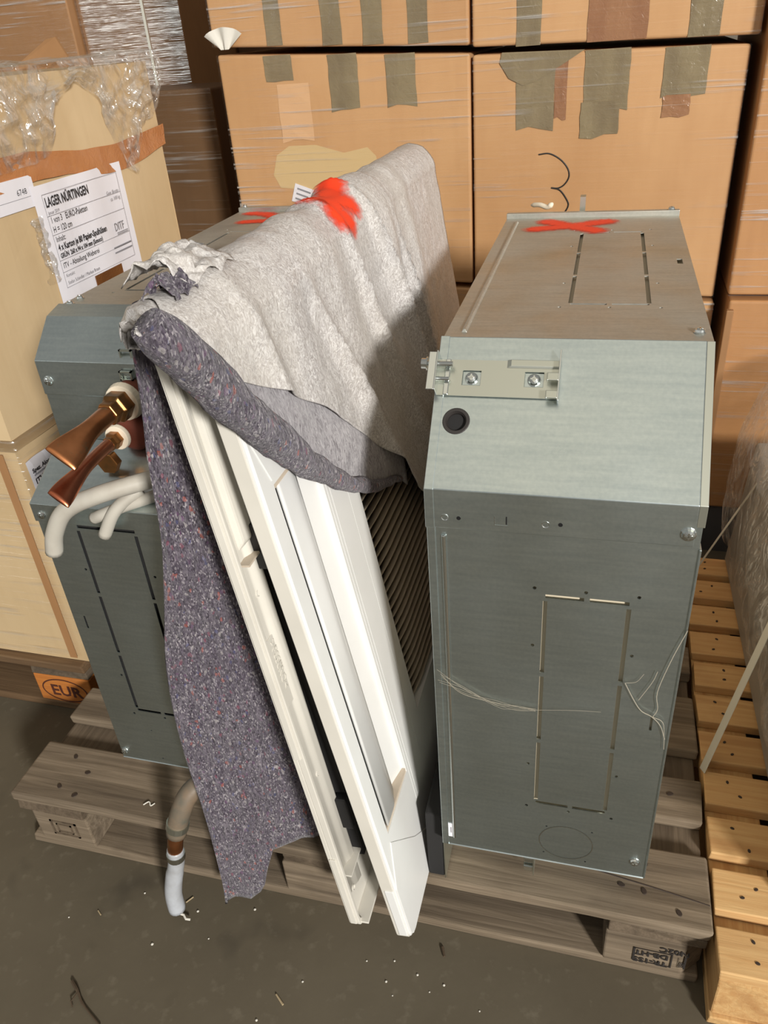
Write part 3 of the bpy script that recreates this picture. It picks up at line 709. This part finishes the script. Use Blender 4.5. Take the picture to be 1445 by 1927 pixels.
        for v0 in (-.0235, -.004):
            obj('lug', MB(K).box((.1165, v0, .0125), (.1285, v0+.0085, .0139)), 'steel_dull', br, bevel=.001)
            obj('lug', MB(K).box((.1165, v0, .009), (.118, v0+.0085, .0139)), 'steel_dull', br, bevel=.0005)
        bt = MB(K @ Matrix.Translation((-.017, .0115, .012)) @ Matrix.Rotation(pi/2, 4, 'Y')); bt.lathe([(.0058, 0), (.0058, .0055), (.0075, .0056), (.0075, .0068), (.003, .0069), (.003, .034)], 12)
        obj('bolt', bt, 'steel', br)
        bt = MB(K @ Matrix.Translation((-.006, -.004, .009)) @ Matrix.Rotation(pi/2, 4, 'Y')); bt.lathe([(.0045, 0), (.0045, .004), (.0022, .0041), (.0022, .02)], 10)
        obj('bolt', bt, 'steel', br)
        # dimples and small holes of the lip
        T0 = lambda x, z: frame((x, -.0034, z), (1, 0, 0), (0, 0, 1))
        for x, z in ((.020, .686), (.126, .686)):
            mb = MB(T0(x, z)); mb.lathe([(.0042, -.001), (.004, .0004), (.0022, -.0004)], 16); obj('dimple', mb, 'steel', U)
        for x, z in ((.035, .686), (.141, .687)):
            mb = MB(T0(x, z)); mb.lathe([(.0024, -.001), (.0024, .0002)], 12); obj('pin_hole', mb, 'black_plastic', U)
        mb = MB(); mb.box((.073, -.0038, .6805), (.0735, -.0033, .692)); mb.box((.073, -.0038, .6805), (.087, -.0033, .681)); obj('pressed_tab', mb, 'steel', U)
        mb = MB(); mb.box((.085, -.0038, .6825), (.0862, -.0033, .692)); obj('pressed_tab', mb, 'black_plastic', U)
        screw(U, T0(.265, .687), .0068); screw(U, frame((.264, 0, .151), (1, 0, 0), (0, 0, 1)), .0062)
        # lugs of the lower bracket peeping out under the front
        for z in (.046, .026): obj('lower_lug', MB().box((.113, .04, z), (.1285, .05, z+.012)), 'steel', U, bevel=.002)
        obj('lower_lug_plate', MB().box((.1275, .036, .024), (.1295, .07, .085)), 'steel_dull', U)
        # black foam drain pan on the hidden side, with its plate
        obj('foam_pan', MB().box((-.031, .02, .004), (-.005, .80, .15)), 'black_foam', U, bevel=.003)
        obj('foam_plate', MB().box((-.0045, .018, .004), (-.003, .80, .30)), 'steel_dull', U)
        cbl = smooth_path([(.075, .735, .86), (.066, .74, .853), (.052, .75, .855), (.036, .765, .852)])
        obj('cable_end', MB().tube(cbl, [.002, .0035, .0045, .0048]+[.0042]*(len(cbl)-6)+[.003, .0015], 8), 'nylon', U, smooth=True)
        obj('rear_bracket', MB().box((.12, .74, .80), (.129, .76, .868)), 'steel_dull', U)
    else:
        # stepped corner: slope, upright recess with the pipe sockets, ledge
        obj('corner_panel', MB().sheet([(.092, .742), (.092, .79), (.14, .834), (.171, .8414)], -.001, WU-.01, .0016), 'galv', U, bevel=.0009)
        obj('recess_panel', MB().sheet([(.094, .67), (.094, .76)], 0, WU, .0014), 'galv', U)
        obj('ledge_panel', MB().sheet([(-.0015, .595), (-.0015, .6225), (.092, .675)], -.001, WU, .0016), 'galv', U, bevel=.0009)
        screw(U, frame((.012, .0905, .762), (1, 0, 0), (0, 0, 1)), .0062); screw(U, frame((.013, -.0018, .606), (1, 0, 0), (0, 0, 1)), .0062)
        screw(U, frame((.008, 0, .135), (1, 0, 0), (0, 0, 1)), .0055); screw(U, Matrix.Translation((.014, .175, .8405)), .006)
        for z in (.752, .775, .80):
            h_ = .0065; mb = MB(); y_ = .089 if z < .79 else .10
            for (a, b, c, d) in ((.128, z-h_, .146, z-h_+.002), (.128, z+h_-.002, .146, z+h_), (.128, z-h_, .13, z+h_), (.144, z-h_, .146, z+h_)): mb.box((a, y_-.004, b), (c, y_, d))
            obj('slot_clip', mb, 'steel_dull', U)
        # copper stubs, squeezed flat at the ends
        def stub(name, x, z, r0, y1, mat, fw, bend):
            mb = MB(); n = 22; seg = 18; vs = []; fs = []
            for q in range(n+1):
                k = q/n; y_ = .05+(y1-.05)*k; s_ = sst(.45, .96, k); rx = r0*(1-s_)+fw*s_; rz_ = r0*(1-s_)+.0032*s_
                if q == n: rx *= .98; rz_ *= .5
                cx = x+bend*k*k; cz = z-.010*k*k
                for j in range(seg):
                    w = 2*pi*j/seg; u_, v_ = rx*cos(w), rz_*sin(w); a_ = radians(40); vs.append((cx+u_*cos(a_)+v_*sin(a_), y_, cz-u_*sin(a_)+v_*cos(a_)))
            for q in range(n):
                for j in range(seg): fs.append((q*seg+j, q*seg+(j+1) % seg, (q+1)*seg+(j+1) % seg, (q+1)*seg+j))
            fs.append(tuple(range(n*seg, n*seg+seg)))
            return obj(name, mb.add(vs, fs), mat, U, smooth=True)
        FY = lambda x, y_, z: frame((x, y_, z), (1, 0, 0), (0, 0, 1))
        px_, pz_ = .139, .748
        mb = MB(FY(px_, .092, pz_)); mb.lathe([(.022, 0), (.022, .02), (.018, .022)], 24); obj('pipe_sleeve', mb, 'insulation', U, smooth=True)
        mb = MB(FY(px_, .072, pz_)); mb.lathe([(.024, 0), (.026, .002), (.024, .012), (.015, .013)], 28); obj('pipe_collar', mb, 'nylon', U, smooth=False, bevel=.001)
        mb = MB(FY(px_, .06, pz_)); mb.lathe([(.0205, 0), (.0205, .018), (.016, .022), (.016, .034), (.0145, .036)], 6); obj('flare_nut', mb, 'brass', U, bevel=.0015)
        stub('copper_stub', px_, pz_, .0125, -.075, 'copper', .021, -.002)
        px_, pz_ = .118, .698
        mb = MB(FY(px_+.012, .092, pz_-.002)); mb.lathe([(.024, 0), (.026, .004), (.025, .014), (.016, .022)], 24); obj('pipe_sleeve', mb, 'insulation', U, smooth=True)
        mb = MB(FY(px_, .066, pz_)); mb.lathe([(.017, 0), (.018, .002), (.017, .008), (.010, .009)], 28); obj('pipe_collar', mb, 'nylon', U, bevel=.001)
        mb = MB(FY(px_, .058, pz_)); mb.lathe([(.012, 0), (.012, .010), (.010, .014), (.010, .02)], 6); obj('flare_nut', mb, 'brass', U, bevel=.001)
        stub('copper_stub', px_, pz_, .0085, -.085, 'copper_red', .015, .006)
        mb = MB(FY(px_-.012, .052, pz_-.03)); mb.lathe([(.016, 0), (.016, .012)], 6); obj('loose_nut', mb, 'brass', U, bevel=.001)
        # cut cables
        def cable(pts, r, core=True):
            p = smooth_path(pts, 6); o = obj('cut_cable', MB().tube(p, r, 14), 'cable_grey', U, smooth=True)
            d = (p[-1]-p[-2]).normalized()
            if core:
                for k in range(5):
                    a = 2*pi*k/5; s1 = d.orthogonal().normalized(); s2 = d.cross(s1); c_ = p[-1]+(s1*cos(a)+s2*sin(a))*r*.5
                    obj('copper_core', MB().tube([c_-d*.002, c_+d*.0012], r*.18, 6), 'copper_red', o)
        cable([(.27, .04, .688), (.20, .01, .672), (.135, -.025, .662), (.085, -.035, .64), (.058, -.038, .605), (.046, -.038, .572)], .0115)
        cable([(.27, .045, .672), (.20, .02, .645), (.15, 0, .632), (.12, -.01, .622), (.10, -.008, .612)], .008, False)
        cable([(.17, .01, .652), (.15, -.004, .640), (.135, -.014, .624), (.118, -.02, .594)], .0085)
        # drain hose: elbow, copper-coloured sleeve, clamps, pale end
        hp = smooth_path([(.215, .03, .135), (.188, -.02, .145), (.158, -.055, .135), (.142, -.075, .10), (.131, -.083, .062)], 6)
        obj('drain_hose', MB().tube(hp, [.0185]*8+[.0165]*(len(hp)-8), 18), 'hose_dirty', U, smooth=True)
        hp2 = smooth_path([(.134, -.082, .07), (.127, -.086, .045), (.122, -.088, .02)], 5)
        obj('drain_sleeve', MB().tube(hp2, .0125, 16), 'copper', U, smooth=True)
        hp3 = smooth_path([(.123, -.088, .026), (.119, -.09, -.005), (.108, -.095, -.045), (.100, -.10, -.085), (.099, -.103, -.125)], 6)
        he = obj('drain_hose_end', MB().tube(hp3, [.0135]*10+[.0145]*(len(hp3)-10), 16), 'hose_grey', U, smooth=True)
        obj('hose_bore', MB().tube([(.0992, -.1027, -.123), (.099, -.103, -.1258)], .009, 12), 'black_plastic', he)
        def clamp(c, d, r, mat):
            c = Vector(c); d = Vector(d).normalized(); T = Matrix.Translation(c) @ d.to_track_quat('Z', 'Y').to_matrix().to_4x4()
            mb = MB(T); mb.lathe([(r, -.006), (r+.0014, -.006), (r+.0014, .006), (r, .006)], 20); o = obj('hose_clamp', mb, mat, U, smooth=False)
            obj('clamp_screw', MB(T).box((-r-.012, -.004, -.0045), (-r, .005, .0045)), mat, o, bevel=.0015)
        clamp(hp[7], hp[8]-hp[6], .0185, 'hose_dirty'); clamp(hp[-4], hp[-3]-hp[-5], .0168, 'steel_dull'); clamp(hp3[3], hp3[4]-hp3[2], .0135, 'steel')
        fr_ = [(.099, -.103, -.125), (.106, -.108, -.13), (.112, -.107, -.1325), (.118, -.112, -.1345), (.125, -.110, -.137)]
        obj('frayed_tape', MB().tube([Vector(p) for p in fr_], .0018, 5), 'chip_white', he)
    return U
UR = unit('galvanised metal air conditioner unit with screwed bracket and black grommet at the right', (.814, -.017, .1445), radians(.7), False, False)
UL = unit('galvanised metal air conditioner unit with copper pipe stubs and a drain hose at the left', (.252, .03, .1445), 0, True, True)

def spray(parent, fn, strokes, w, n=56):
    # painted strokes: cover fades out over the distance w from the stroke's centre line
    mb = MB(); mb.grid(fn, n, n); me = mesh('spray_mark', mb)
    def dist(p):
        best = 9
        for a, b in strokes:
            d = b-a; k = min(1, max(0, (p-a).dot(d)/d.dot(d))); best = min(best, (p-a-d*k).length)
        return best
    vals = [max(-.3, 1.15-dist(v.co)/w) for v in me.vertices]
    me.attributes.new('cover', 'FLOAT', 'POINT').data.foreach_set('value', vals)
    return obj('spray_mark', me, 'red_spray', parent, smooth=True, label='red spray paint mark')
def top_spray(parent, strokes, w, box):
    V3 = lambda p: Vector((p[0], p[1], .8408))
    spray(parent, lambda u, v: (box[0]+(box[2]-box[0])*u, box[1]+(box[3]-box[1])*v, .8408), [(V3(a), V3(b)) for a, b in strokes], w)
top_spray(UR, [((.056, .632), (.11, .650)), ((.11, .650), (.165, .678)), ((.072, .683), (.15, .616))], .022, (.02, .58, .21, .715))
top_spray(UL, [((.035, .76), (.07, .752)), ((.07, .752), (.11, .715)), ((.055, .682), (.09, .688)), ((.09, .688), (.12, .71))], .02, (.005, .64, .16, .785))

# cobwebs on the front of the right unit
def web(pts, r): obj('cobweb', MB().tube(smooth_path([(x, -.004, z) for x, z in pts], 5), r, 4), 'web', UR)
for k in range(7):
    j = lambda s_: random.uniform(-s_, s_)
    web([(.006+j(.003), .455+j(.012)), (.035+j(.004), .435+j(.008)), (.075+j(.004), .419+j(.006)), (.10+j(.005), .416+j(.004)), (.124, .417+j(.002))], .00016)
web([(.124, .417), (.17, .425), (.20, .428)], .00018)
web([(.223, .479), (.236, .452), (.245, .438), (.257, .431), (.268, .418), (.275, .397)], .0005)
web([(.2795, .565), (.268, .52), (.259, .471), (.262, .445), (.258, .431)], .0005); web([(.24, .455), (.252, .485), (.256, .502)], .0004); web([(.223, .479), (.235, .483), (.242, .496)], .0003)
web([(.258, .431), (.27, .424), (.274, .40), (.276, .38)], .0004)

# ------------------------------------------------------------------ the two white facing panels, leaning left
def rrect(x0, y0, x1, y1, r, n=6):
    out = []
    for (cx, cy, a0) in ((x1-r, y1-r, 0), (x0+r, y1-r, 90), (x0+r, y0+r, 180), (x1-r, y0+r, 270)):
        for k in range(n+1):
            a = radians(a0+90*k/n); out.append((cx+r*cos(a), cy+r*sin(a)))
    return out
def panel_frame(B, tilt):
    t_ = radians(tilt); ez = Vector((-sin(t_), 0, cos(t_))); ex = Vector((0, 1, 0)); en = ex.cross(ez)   # (cos,0,sin)
    M = Matrix((ex, ez, en)).transposed().to_4x4(); M.translation = Vector(B); return M   # local (depth, height, out)
S = .94
# outer panel, its face to the right
M2 = panel_frame((.782, -.105, .1485), 8.65)
E2 = thing('air_outlet_panel', 'white plastic ceiling panel with a long vane slot and louvred grille facing right', 'panel', group='leaning white ceiling panels')
E2.matrix_world = M2
def bevel_prism(poly, z0, z1, inset):
    # plate with a chamfer on the +z rim
    n = len(poly); cx = sum(p[0] for p in poly)/n; cy = sum(p[1] for p in poly)/n
    def ins(p): d = Vector((p[0]-cx, p[1]-cy)); k = 1-inset/max(abs(d.x), abs(d.y)); return (cx+d.x*k, cy+d.y*k)
    q = [ins(p) for p in poly]; vs = [(x, y_, z0) for x, y_ in poly]+[(x, y_, z1-inset*.7) for x, y_ in poly]+[(x, y_, z1) for x, y_ in q]
    fs = [tuple(range(n-1, -1, -1)), tuple(range(2*n, 3*n))]
    for l in range(2): fs += [(l*n+i_, l*n+(i_+1) % n, (l+1)*n+(i_+1) % n, (l+1)*n+i_) for i_ in range(n)]
    return MB().add(vs, fs)
cb = MB()
cb.box((.028, .2, -.0195), (.136, .75, .02)); cb.box((.232, .232, -.0195), (.718, .718, .02))
for a in (.1405, .1485):
    cb.box((a, .13, -.0022), (a+.0022, .82, .02))
cb.box((.1965, .16, -.001), (.1977, .79, .02))
obj('panel_frame', cut(bevel_prism(rrect(0, 0, S, S, .013), -.021, 0, .003), cb, 'panel_frame'), 'white_plastic', E2)
cb = MB().prism(rrect(.02, .02, S-.02, S-.02, .01), 'Z', -.05, .05)
obj('panel_rim', cut(MB().prism(rrect(-.0015, -.0015, S+.0015, S+.0015, .014), 'Z', -.022, -.004), cb, 'panel_rim'), 'cream_plastic', E2, bevel=.001)
def vane(u, v): return (.0365+.059*u, .206+.538*v, -.0008-.008*sst(.5, 1, u)*u)
obj('vane', MB().grid(vane, 10, 2), 'white_plastic', E2, smooth=True, solid=.003)
obj('slot_floor', MB().grid(lambda u, v: (.09+.046*u, .2+.55*v, -.0185+.012*u), 4, 2), 'white_plastic', E2)
for s0 in (.2, .744): obj('slot_end', MB().box((.0285, s0, -.019), (.1355, s0+.006, -.0015)), 'beige_plastic', E2)
obj('gap_shade_fill', MB().box((.0282, .2065, -.0194), (.06, .7435, -.0085)), 'black_plastic', E2)  # black filler puts the shade beside the vane into the colour
def cover(poly): return MB().prism(poly, 'Z', -.002, .0012)
a, b, c = .115, .185, .026
obj('corner_cover', cover(rrect(.001, .001, .03, .03, .019)[12:22]+[(a, .001), (b, c), (c, b), (.001, a)] if False else [(.001, .02), (.003, .011), (.008, .004), (.018, .001), (a, .001), (b, c), (.10, .10), (c, b), (.001, a)]), 'white_plastic', E2, bevel=.0006)
obj('corner_cover', cover([(.001, S-a), (c, S-b), (.10, S-.10), (b, S-c), (a, S-.001), (.018, S-.001), (.008, S-.004), (.003, S-.011), (.001, S-.02)]), 'white_plastic', E2, bevel=.0006)
obj('corner_lip', MB().box((-.003, .012, -.017), (.0, .115, -.004)), 'white_plastic', E2, bevel=.001)
nf = 31
fm = MB()
def fin(u, v):
    y_ = .234+.482*u; e = sst(0, .055, y_-.234)*sst(0, .055, .716-y_)
    return (y_, .004*v+.012*e, -.0185+(.002+.015*v)*(.25+.75*e))
fmb = MB().grid(fin, 24, 2); fme = mesh('fin', fmb)
for k in range(nf):
    o = obj('fin', fme, 'fin_plastic', E2, smooth=True, solid=.0018); o.location = (0, .232+.0155*k, 0)
obj('grille_floor', MB().box((.233, .233, -.0194), (.717, .717, -.0188)), 'black_foam', E2)
# inner panel: back side to the right
M1 = panel_frame((.704, -.105, .1485), 6.8)
E1 = thing('back_of_ceiling_panel', 'cream back of a ceiling panel with black clips beneath the felt blanket', 'panel', group='leaning white ceiling panels')
E1.matrix_world = M1
obj('face_plate', bevel_prism(rrect(0, 0, S, S, .013), -.016, -.0098, .001), 'cream_plastic', E1)
ring_o = rrect(0, 0, S, S, .013); 
cb = MB().prism(rrect(.006, .006, S-.006, S-.006, .016), 'Z', -.05, .05)
obj('rim', cut(MB().prism(ring_o, 'Z', -.0099, 0), cb, 'rim'), 'cream_plastic', E1, bevel=.0012)
obj('edge_lip', MB().box((-.0022, .36, -.0135), (.0005, .93, -.004)), 'cream_plastic', E1, bevel=.0008)
obj('edge_lip', MB().box((-.0022, .012, -.0135), (.0005, .16, -.004)), 'cream_plastic', E1, bevel=.0008)
def chan(u, v):
    y_ = .006+.046*u; return (y_, .06+.83*v, lerp([(0, -.0035), (.10, -.004), (.14, -.0075), (.45, -.0078), (.62, -.003), (.86, -.001), (1, -.005)], u))
obj('channel', MB().grid(chan, 28, 2), 'cream_plastic', E1, smooth=True, solid=.002)
obj('tray', MB().prism([(.022, -.0098), (.088, -.0098), (.084, .004), (.026, .000)], 'Y', .66, .90) if False else MB().hexa([(.020, .66, -.0098), (.050, .66, -.0098), (.050, .90, -.0098), (.020, .90, -.0098), (.024, .67, -.001), (.047, .67, .003), (.047, .89, .003), (.024, .89, -.001)]), 'cream_plastic', E1, bevel=.003)
obj('cross_rib', MB().box((.012, .648, -.0098), (.0525, .6505, .005)), 'beige_plastic', E1)
obj('cross_rib', MB().box((.008, .112, -.0098), (.078, .115, .007)), 'cream_plastic', E1)
obj('bottom_wall', MB().box((.004, .0065, -.012), (.25, .010, .012)), 'cream_plastic', E1, bevel=.001)
obj('foam_seal', MB().box((.0535, .10, -.0098), (.15, .90, .010)), 'black_foam', E1)
obj('foam_seal', MB().box((.15, .10, -.0098), (.80, .15, .013)), 'black_foam', E1)
for s0 in (.625, .175): obj('clip', MB().box((.040, s0, -.004), (.062, s0+.06, .014)), 'black_plastic', E1, bevel=.002)
pl = obj('mould_plate', MB().box((.014, .435, -.009), (.034, .54, -.0062)), 'cream_plastic', E1, bevel=.0006)
text('moulded_text', '>PSSERO<', .0165, frame((.0185, .534, -.0061), (0, -1, 0), (1, 0, 0)), 'cream_plastic', pl, .0002, ext=.0006)
for s0, yy in ((.80, .035), (.76, .038), (.60, .03), (.58, .034), (.30, .03), (.25, .034), (.085, .03), (.06, .025)):
    mb = MB(Matrix.Translation((yy, s0, -.0068))); mb.lathe([(.005, -.003), (.0048, .0006), (.0036, .0008), (.0034, -.0005)], 14); obj('boss', mb, 'cream_plastic', E1)

# ------------------------------------------------------------------ felt blanket with its fleece backing, draped over the panels
BL = thing('blanket', 'grey recycled felt blanket with pale fleece backing draped over the leaning panels', 'blanket')
TR = radians(8.75)
def R(y_, s_, n_): return Vector((.786-sin(TR)*s_+cos(TR)*n_, y_, .148+cos(TR)*s_+sin(TR)*n_))
s_low = [(-.215, .970), (-.205, .958), (-.171, .920), (-.106, .835), (-.02, .743), (.071, .668), (.168, .609), (.266, .568), (.33, .50), (.38, .47), (.6, .45), (1.0, .45)]
folds = [(-.06, .10, .020, .012), (.03, .13, .030, .008), (.10, .19, .016, .016), (.165, .16, .034, .007), (.24, .20, .014, .015), (.29, .10, .026, .010), (.36, .17, .015, .017), (.43, .05, .030, .009), (.475, .10, .012, .018), (.56, .04, .022, .007)]
def fold_h(y_, s_):
    # creases fan out from the ridge towards the hanging corner
    h = 0; k = (.96-s_)/.5
    for q, (y0, dr, w, a) in enumerate(folds):
        c = y0+dr*k+.012*sin(k*5+q*2.1); w2 = w*(1+.9*max(0, k)); d = (y_-c)/w2
        h += a*(exp(-d*d) if q % 2 else max(0, 1-abs(d)*.75)**1.5)*sst(-.12+.1*(q % 3), .3+.1*(q % 3), k+.12)
    h += .007*nz(y_, s_, 3, 8)*(1-sst(.55, .75, y_)*.8)+.0015*nz(y_, s_, 8, 34)
    return h
def blanket_pt(u, v, off=0., lift=1.):
    kk = max(0, (v-.66)/.34); y0_ = -.19-.018*sst(0, .4, v)+.092*sst(0, .42, kk)+.008*nz(v*14, 2, 4); y_ = y0_+(.822-y0_)*u
    sl = lerp(s_low, y_)+lift*lerp([(-.2, .0), (-.12, .035), (-.02, .085), (.07, .10), (.17, .075), (.25, .03), (.30, 0)], y_)
    near = 0.; s_top = max(.915, sl)
    if v < .66:
        k = v/.66; s_ = sl+(.915-sl)*k if sl < .915 else sl-.01*(1-k)
        p = R(y_, s_, .008+off+max(-.004, fold_h(y_, s_))+.012*near*sin(pi*k))
    else:
        k = (v-.66)/.34   # over the ridge and a little down the far side
        a = radians(-14+196*min(1, k/.62)); c = Vector((.612, y_, 1.058)); rx = .044+off; rz_ = .037+off
        if k <= .62:
            p = c+Vector((rx*cos(a), 0, rz_*sin(a)))
        else:
            q = (k-.62)/.38; p = c+Vector((-rx-.002+.02*q, 0, -.01-.10*q*sst(-.02, .15, y_)))
        p += Vector((0, 0, 1))*(max(-.003, fold_h(y_, .915))*.7+.003*nz(y_, k, 6, 12))*(1-q if k > .62 else 1)
        b = R(y_, s_top, .008+off+max(-.004, fold_h(y_, .915)))
        p = b.lerp(p, sst(0, .30, k))
    p.z += .012*sst(.35, .1, y_)*0
    return p
fz = obj('fleece_sheet', MB().grid(lambda u, v: blanket_pt(u, v), 150, 90), 'fleece', BL, smooth=True, label='pale fleece backing')
md = fz.modifiers.new('thickness', 'SOLIDIFY'); md.thickness = .002; md.offset = 0
# fuzzy felt lobe between the fleece edge and the hem
def lobe(u, v):
    y_ = -.205+.50*u; a = lerp(s_low, y_); s_ = a+max(0, min(a+.16, .90)-a)*v
    return R(y_, s_, .004+.007*sin(pi*min(1, v*1.3))*(1-.5*v)+.003*nz(y_, s_, 5, 14))
obj('felt_lobe', MB().grid(lobe, 60, 18), 'felt_grey', BL, smooth=True, solid=.003, label='fuzzy grey felt below the fleece')
# gathered fleece closing the near end of the ridge
def cap(u, v):
    a = blanket_pt(0, .655+.34*.66*u); b = Vector((.655, -.206, 1.09)).lerp(Vector((.584, -.120, 1.072)), u)
    p = a.lerp(b, v); return p+Vector((0, -.014*sin(pi*v)-.008*abs(nz(u*5, v*4, 1)), .007*nz(u*6, v*6, 4)+.006*sin(pi*v)))
obj('fleece_cap', MB().grid(cap, 26, 16), 'fleece', BL, smooth=True, solid=.001)
# rolled hem showing the felt
hem = [(-.212, .965, .016, .014), (-.200, .950, .017, .019), (-.171, .920, .015, .021), (-.135, .874, .013, .021), (-.106, .838, .012, .020), (-.06, .788, .011, .019), (-.02, .745, .010, .016), (.03, .703, .009, .013), (.071, .668, .008, .011), (.12, .637, .007, .009), (.168, .608, .006, .008), (.23, .582, .005, .006), (.266, .566, .005, .005)]
hp = smooth_path([R(y_, s_, n_) for y_, s_, n_, r_ in hem], 5); hr = []
for i_ in range(len(hem)-1):
    for j in range(5): hr.append(hem[i_][3]+(hem[i_+1][3]-hem[i_][3])*j/5)
hr.append(hem[-1][3])
mbh = MB().tube(hp, hr, 18)
mbh.v = [p+Vector((.003*nz(*p, 40), .003*nz(p.y, p.z, p.x, 40), .003*nz(p.z, p.x, p.y, 40))) for p in mbh.v]
obj('rolled_hem', mbh, 'felt', BL, smooth=True, label='rolled edge of purple grey felt')
# left side hanging down between panel and unit, its front end free
Ex = [(.05, .441), (.22, .449), (.383, .457), (.595, .477), (.805, .504), (.91, .513), (1.025, .535), (1.09, .56)]
def left_pt(u, v):
    y_ = -.062+.46*u**1.2
    zb = lerp([(-.062, .05), (-.052, .06), (-.044, .05), (-.037, .075), (-.033, .13), (-.028, .175), (-.01, .195), (.02, .20), (.08, .18), (.4, .16)], y_)
    zb += .006*nz(u*9, 1, 2, 6)
    z = zb+(1.07-zb)*v
    xe = lerp(Ex, z); xl = .704-.018-(z-.148)*math.tan(radians(6.8))   # panel's left face
    k = sst(0, .26, u); xb = max(.545, xl-.012-.03*(1-v)*(1-u))
    x = xe+(xb-xe)*k
    x += (.010*sin(z*9+u*5)+.006*nz(u*4, z, 3, 6))*(1-k*.6)
    return Vector((x, y_+.006*nz(z, u, 9, 7), z))
lf = obj('felt_flap', MB().grid(left_pt, 120, 80), 'felt', BL, smooth=True, label='purple grey felt side hanging free', solid=.004)
# crumpled fleece shreds at the near top corner
def crump(x0, x1, y0, y1, z0, h, a, sd):
    def fn(u, v):
        w = abs(nz(u*2.4, v*2.4, sd))+.35*abs(nz(u*6, v*6, sd+3))
        return (x0+(x1-x0)*v+a*nz(u*5, v*4, sd+1), y0+(y1-y0)*u+a*nz(u*5, v*5, sd+6), z0+h*sin(pi*v)+a*2.2*w)
    return MB().grid(fn, 30, 24)
obj('fleece_shred', crump(.560, .632, -.095, -.005, 1.096, .016, .009, 2), 'fleece', BL, solid=.001, smooth=True)
obj('felt_shred', crump(.600, .632, -.125, -.085, 1.092, .014, .006, 9), 'felt', BL)
# red spray over the ridge
RS = [(.43, .77, .505, .735), (.535, .79, .45, .742), (.44, .728, .47, .715)]
spray(BL, lambda u, v: blanket_pt(.34+.28*u, .60+.26*v, .0035), [(blanket_pt(a, b), blanket_pt(c, d)) for a, b, c, d in RS], .026, 80)

# ------------------------------------------------------------------ wrapped slab and strap on the pale pallet
WS = thing('wrapped_slab', 'grey slab under loose milky film on the pale pallet', 'wrapped goods')
obj('slab', MB().hexa([(1.312, .05, .146), (1.95, .05, .146), (1.95, .95, .146), (1.298, .95, .146), (1.33, .05, .46), (1.95, .05, .46), (1.95, .95, .46), (1.318, .95, .46)]), 'slab_grey', WS, bevel=.006)
def ws(u, v):
    y_ = .02+1.02*u
    zl = .20+.05*nz(u*4, 0, 1, 2)+.10*sst(.5, .2, u)*0
    if v < .7:
        k = v/.7; z = zl+(.50-zl)*k; x = 1.312-.02*u+.02*k*0-.028*sin(pi*k)**.7*(.6+.6*abs(nz(u*6, k*2, 3, 1.5)))+.03*k
    else:
        k = (v-.7)/.3; z = .50+.07*sin(pi*k*.5)+.02*nz(u*6, k*3, 5); x = 1.325+.30*k
    return (x+.010*nz(y_, z, 2, 14), y_+.01*nz(y_, z, 5, 12), z+.012*nz(y_, z, 8, 12)+.10*sst(.55, .95, u)*sst(.3, 1, v))
obj('loose_film', MB().grid(ws, 80, 40), 'film_milky', WS)
def strap(a, b, w, name='strap_band'):
    a, b = Vector(a), Vector(b); d = (b-a).normalized(); s_ = Vector((0, 1, .0)).cross(d).cross(d).normalized()*w/2; n_ = d.cross(s_).normalized()*.0006
    return MB().hexa([a-s_-n_, a+s_-n_, a+s_+n_, a-s_+n_, b-s_-n_, b+s_-n_, b+s_+n_, b-s_+n_])
obj('strap_band', strap((1.206, .30, .14), (1.345, .52, .50), .024), 'strap', WS)
obj('strap_band', strap((1.212, .855, .14), (1.36, .86, .52), .008), 'strap', WS)

# ------------------------------------------------------------------ litter on the floor
def bit(name, label, pts, r, mat, cat='litter', group=None):
    o = obj(name, MB().tube([Vector(p) for p in pts], r, 6), mat); return tag(o, label, cat, group)
tw = bit('twig', 'thin dark twig lying on the concrete at the lower left', smooth_path([(.232, -.215, .003), (.252, -.228, .0045), (.27, -.242, .003), (.315, -.264, .003)], 5), [.0028]*5+[.0022]*6+[.0016]*5, 'twig')
obj('side_shoot', MB().tube([(.252, -.228, .004), (.25, -.244, .006), (.256, -.25, .003)], .0012, 5), 'twig', tw)
bit('wood_splinter', 'pale wood splinter lying on the floor below the white panels', [(.566, -.158, .0015), (.582, -.170, .0015)], [.0014, .0018], 'straw')
bit('wood_splinter', 'brown splinter standing out beside the pallet edge on the floor', [(.806, -.028, .002), (.812, -.042, .002)], [.003, .0018], 'twig')
bit('wood_splinter', 'short pale splinter on the floor beside the drain hose end', [(.205, -.098, .0012), (.214, -.104, .0012)], .0011, 'straw')
bit('wood_splinter', 'tan splinter on the floor in front of the hanging felt', [(.352, -.05, .0012), (.36, -.038, .0012)], .0012, 'straw')
bit('thread', 'curled pale thread on the grey deck board left of the drain hose', smooth_path([(.262, .025, .1455), (.27, .032, .147), (.276, .026, .1455), (.281, .032, .1455)], 4), .0011, 'chip_white', 'thread')
random.seed(3)
chips = [(.691, -.076), (.776, -.079), (.735, -.066), (.73, -.10), (.82, -.085), (.80, -.10), (.745, -.118), (.477, -.035), (.16, -.12), (.42, -.10), (.33, -.13), (.60, -.13), (.38, -.06), (.27, -.05), (.55, -.20), (.88, -.11)]
for x, y_ in chips:
    r_ = random.uniform(.0012, .0026); mb = MB(); mb.lathe([(r_*.7, 0), (r_, r_*.4), (r_*.5, r_*.9)], 6)
    o = obj('paint_crumb', mb, 'chip_white'); o.location = (x, y_, 0); o.rotation_euler = (0, 0, x*50); tag(o, 'tiny white crumb lying on the concrete floor', 'crumb', 'white crumbs scattered on the floor')
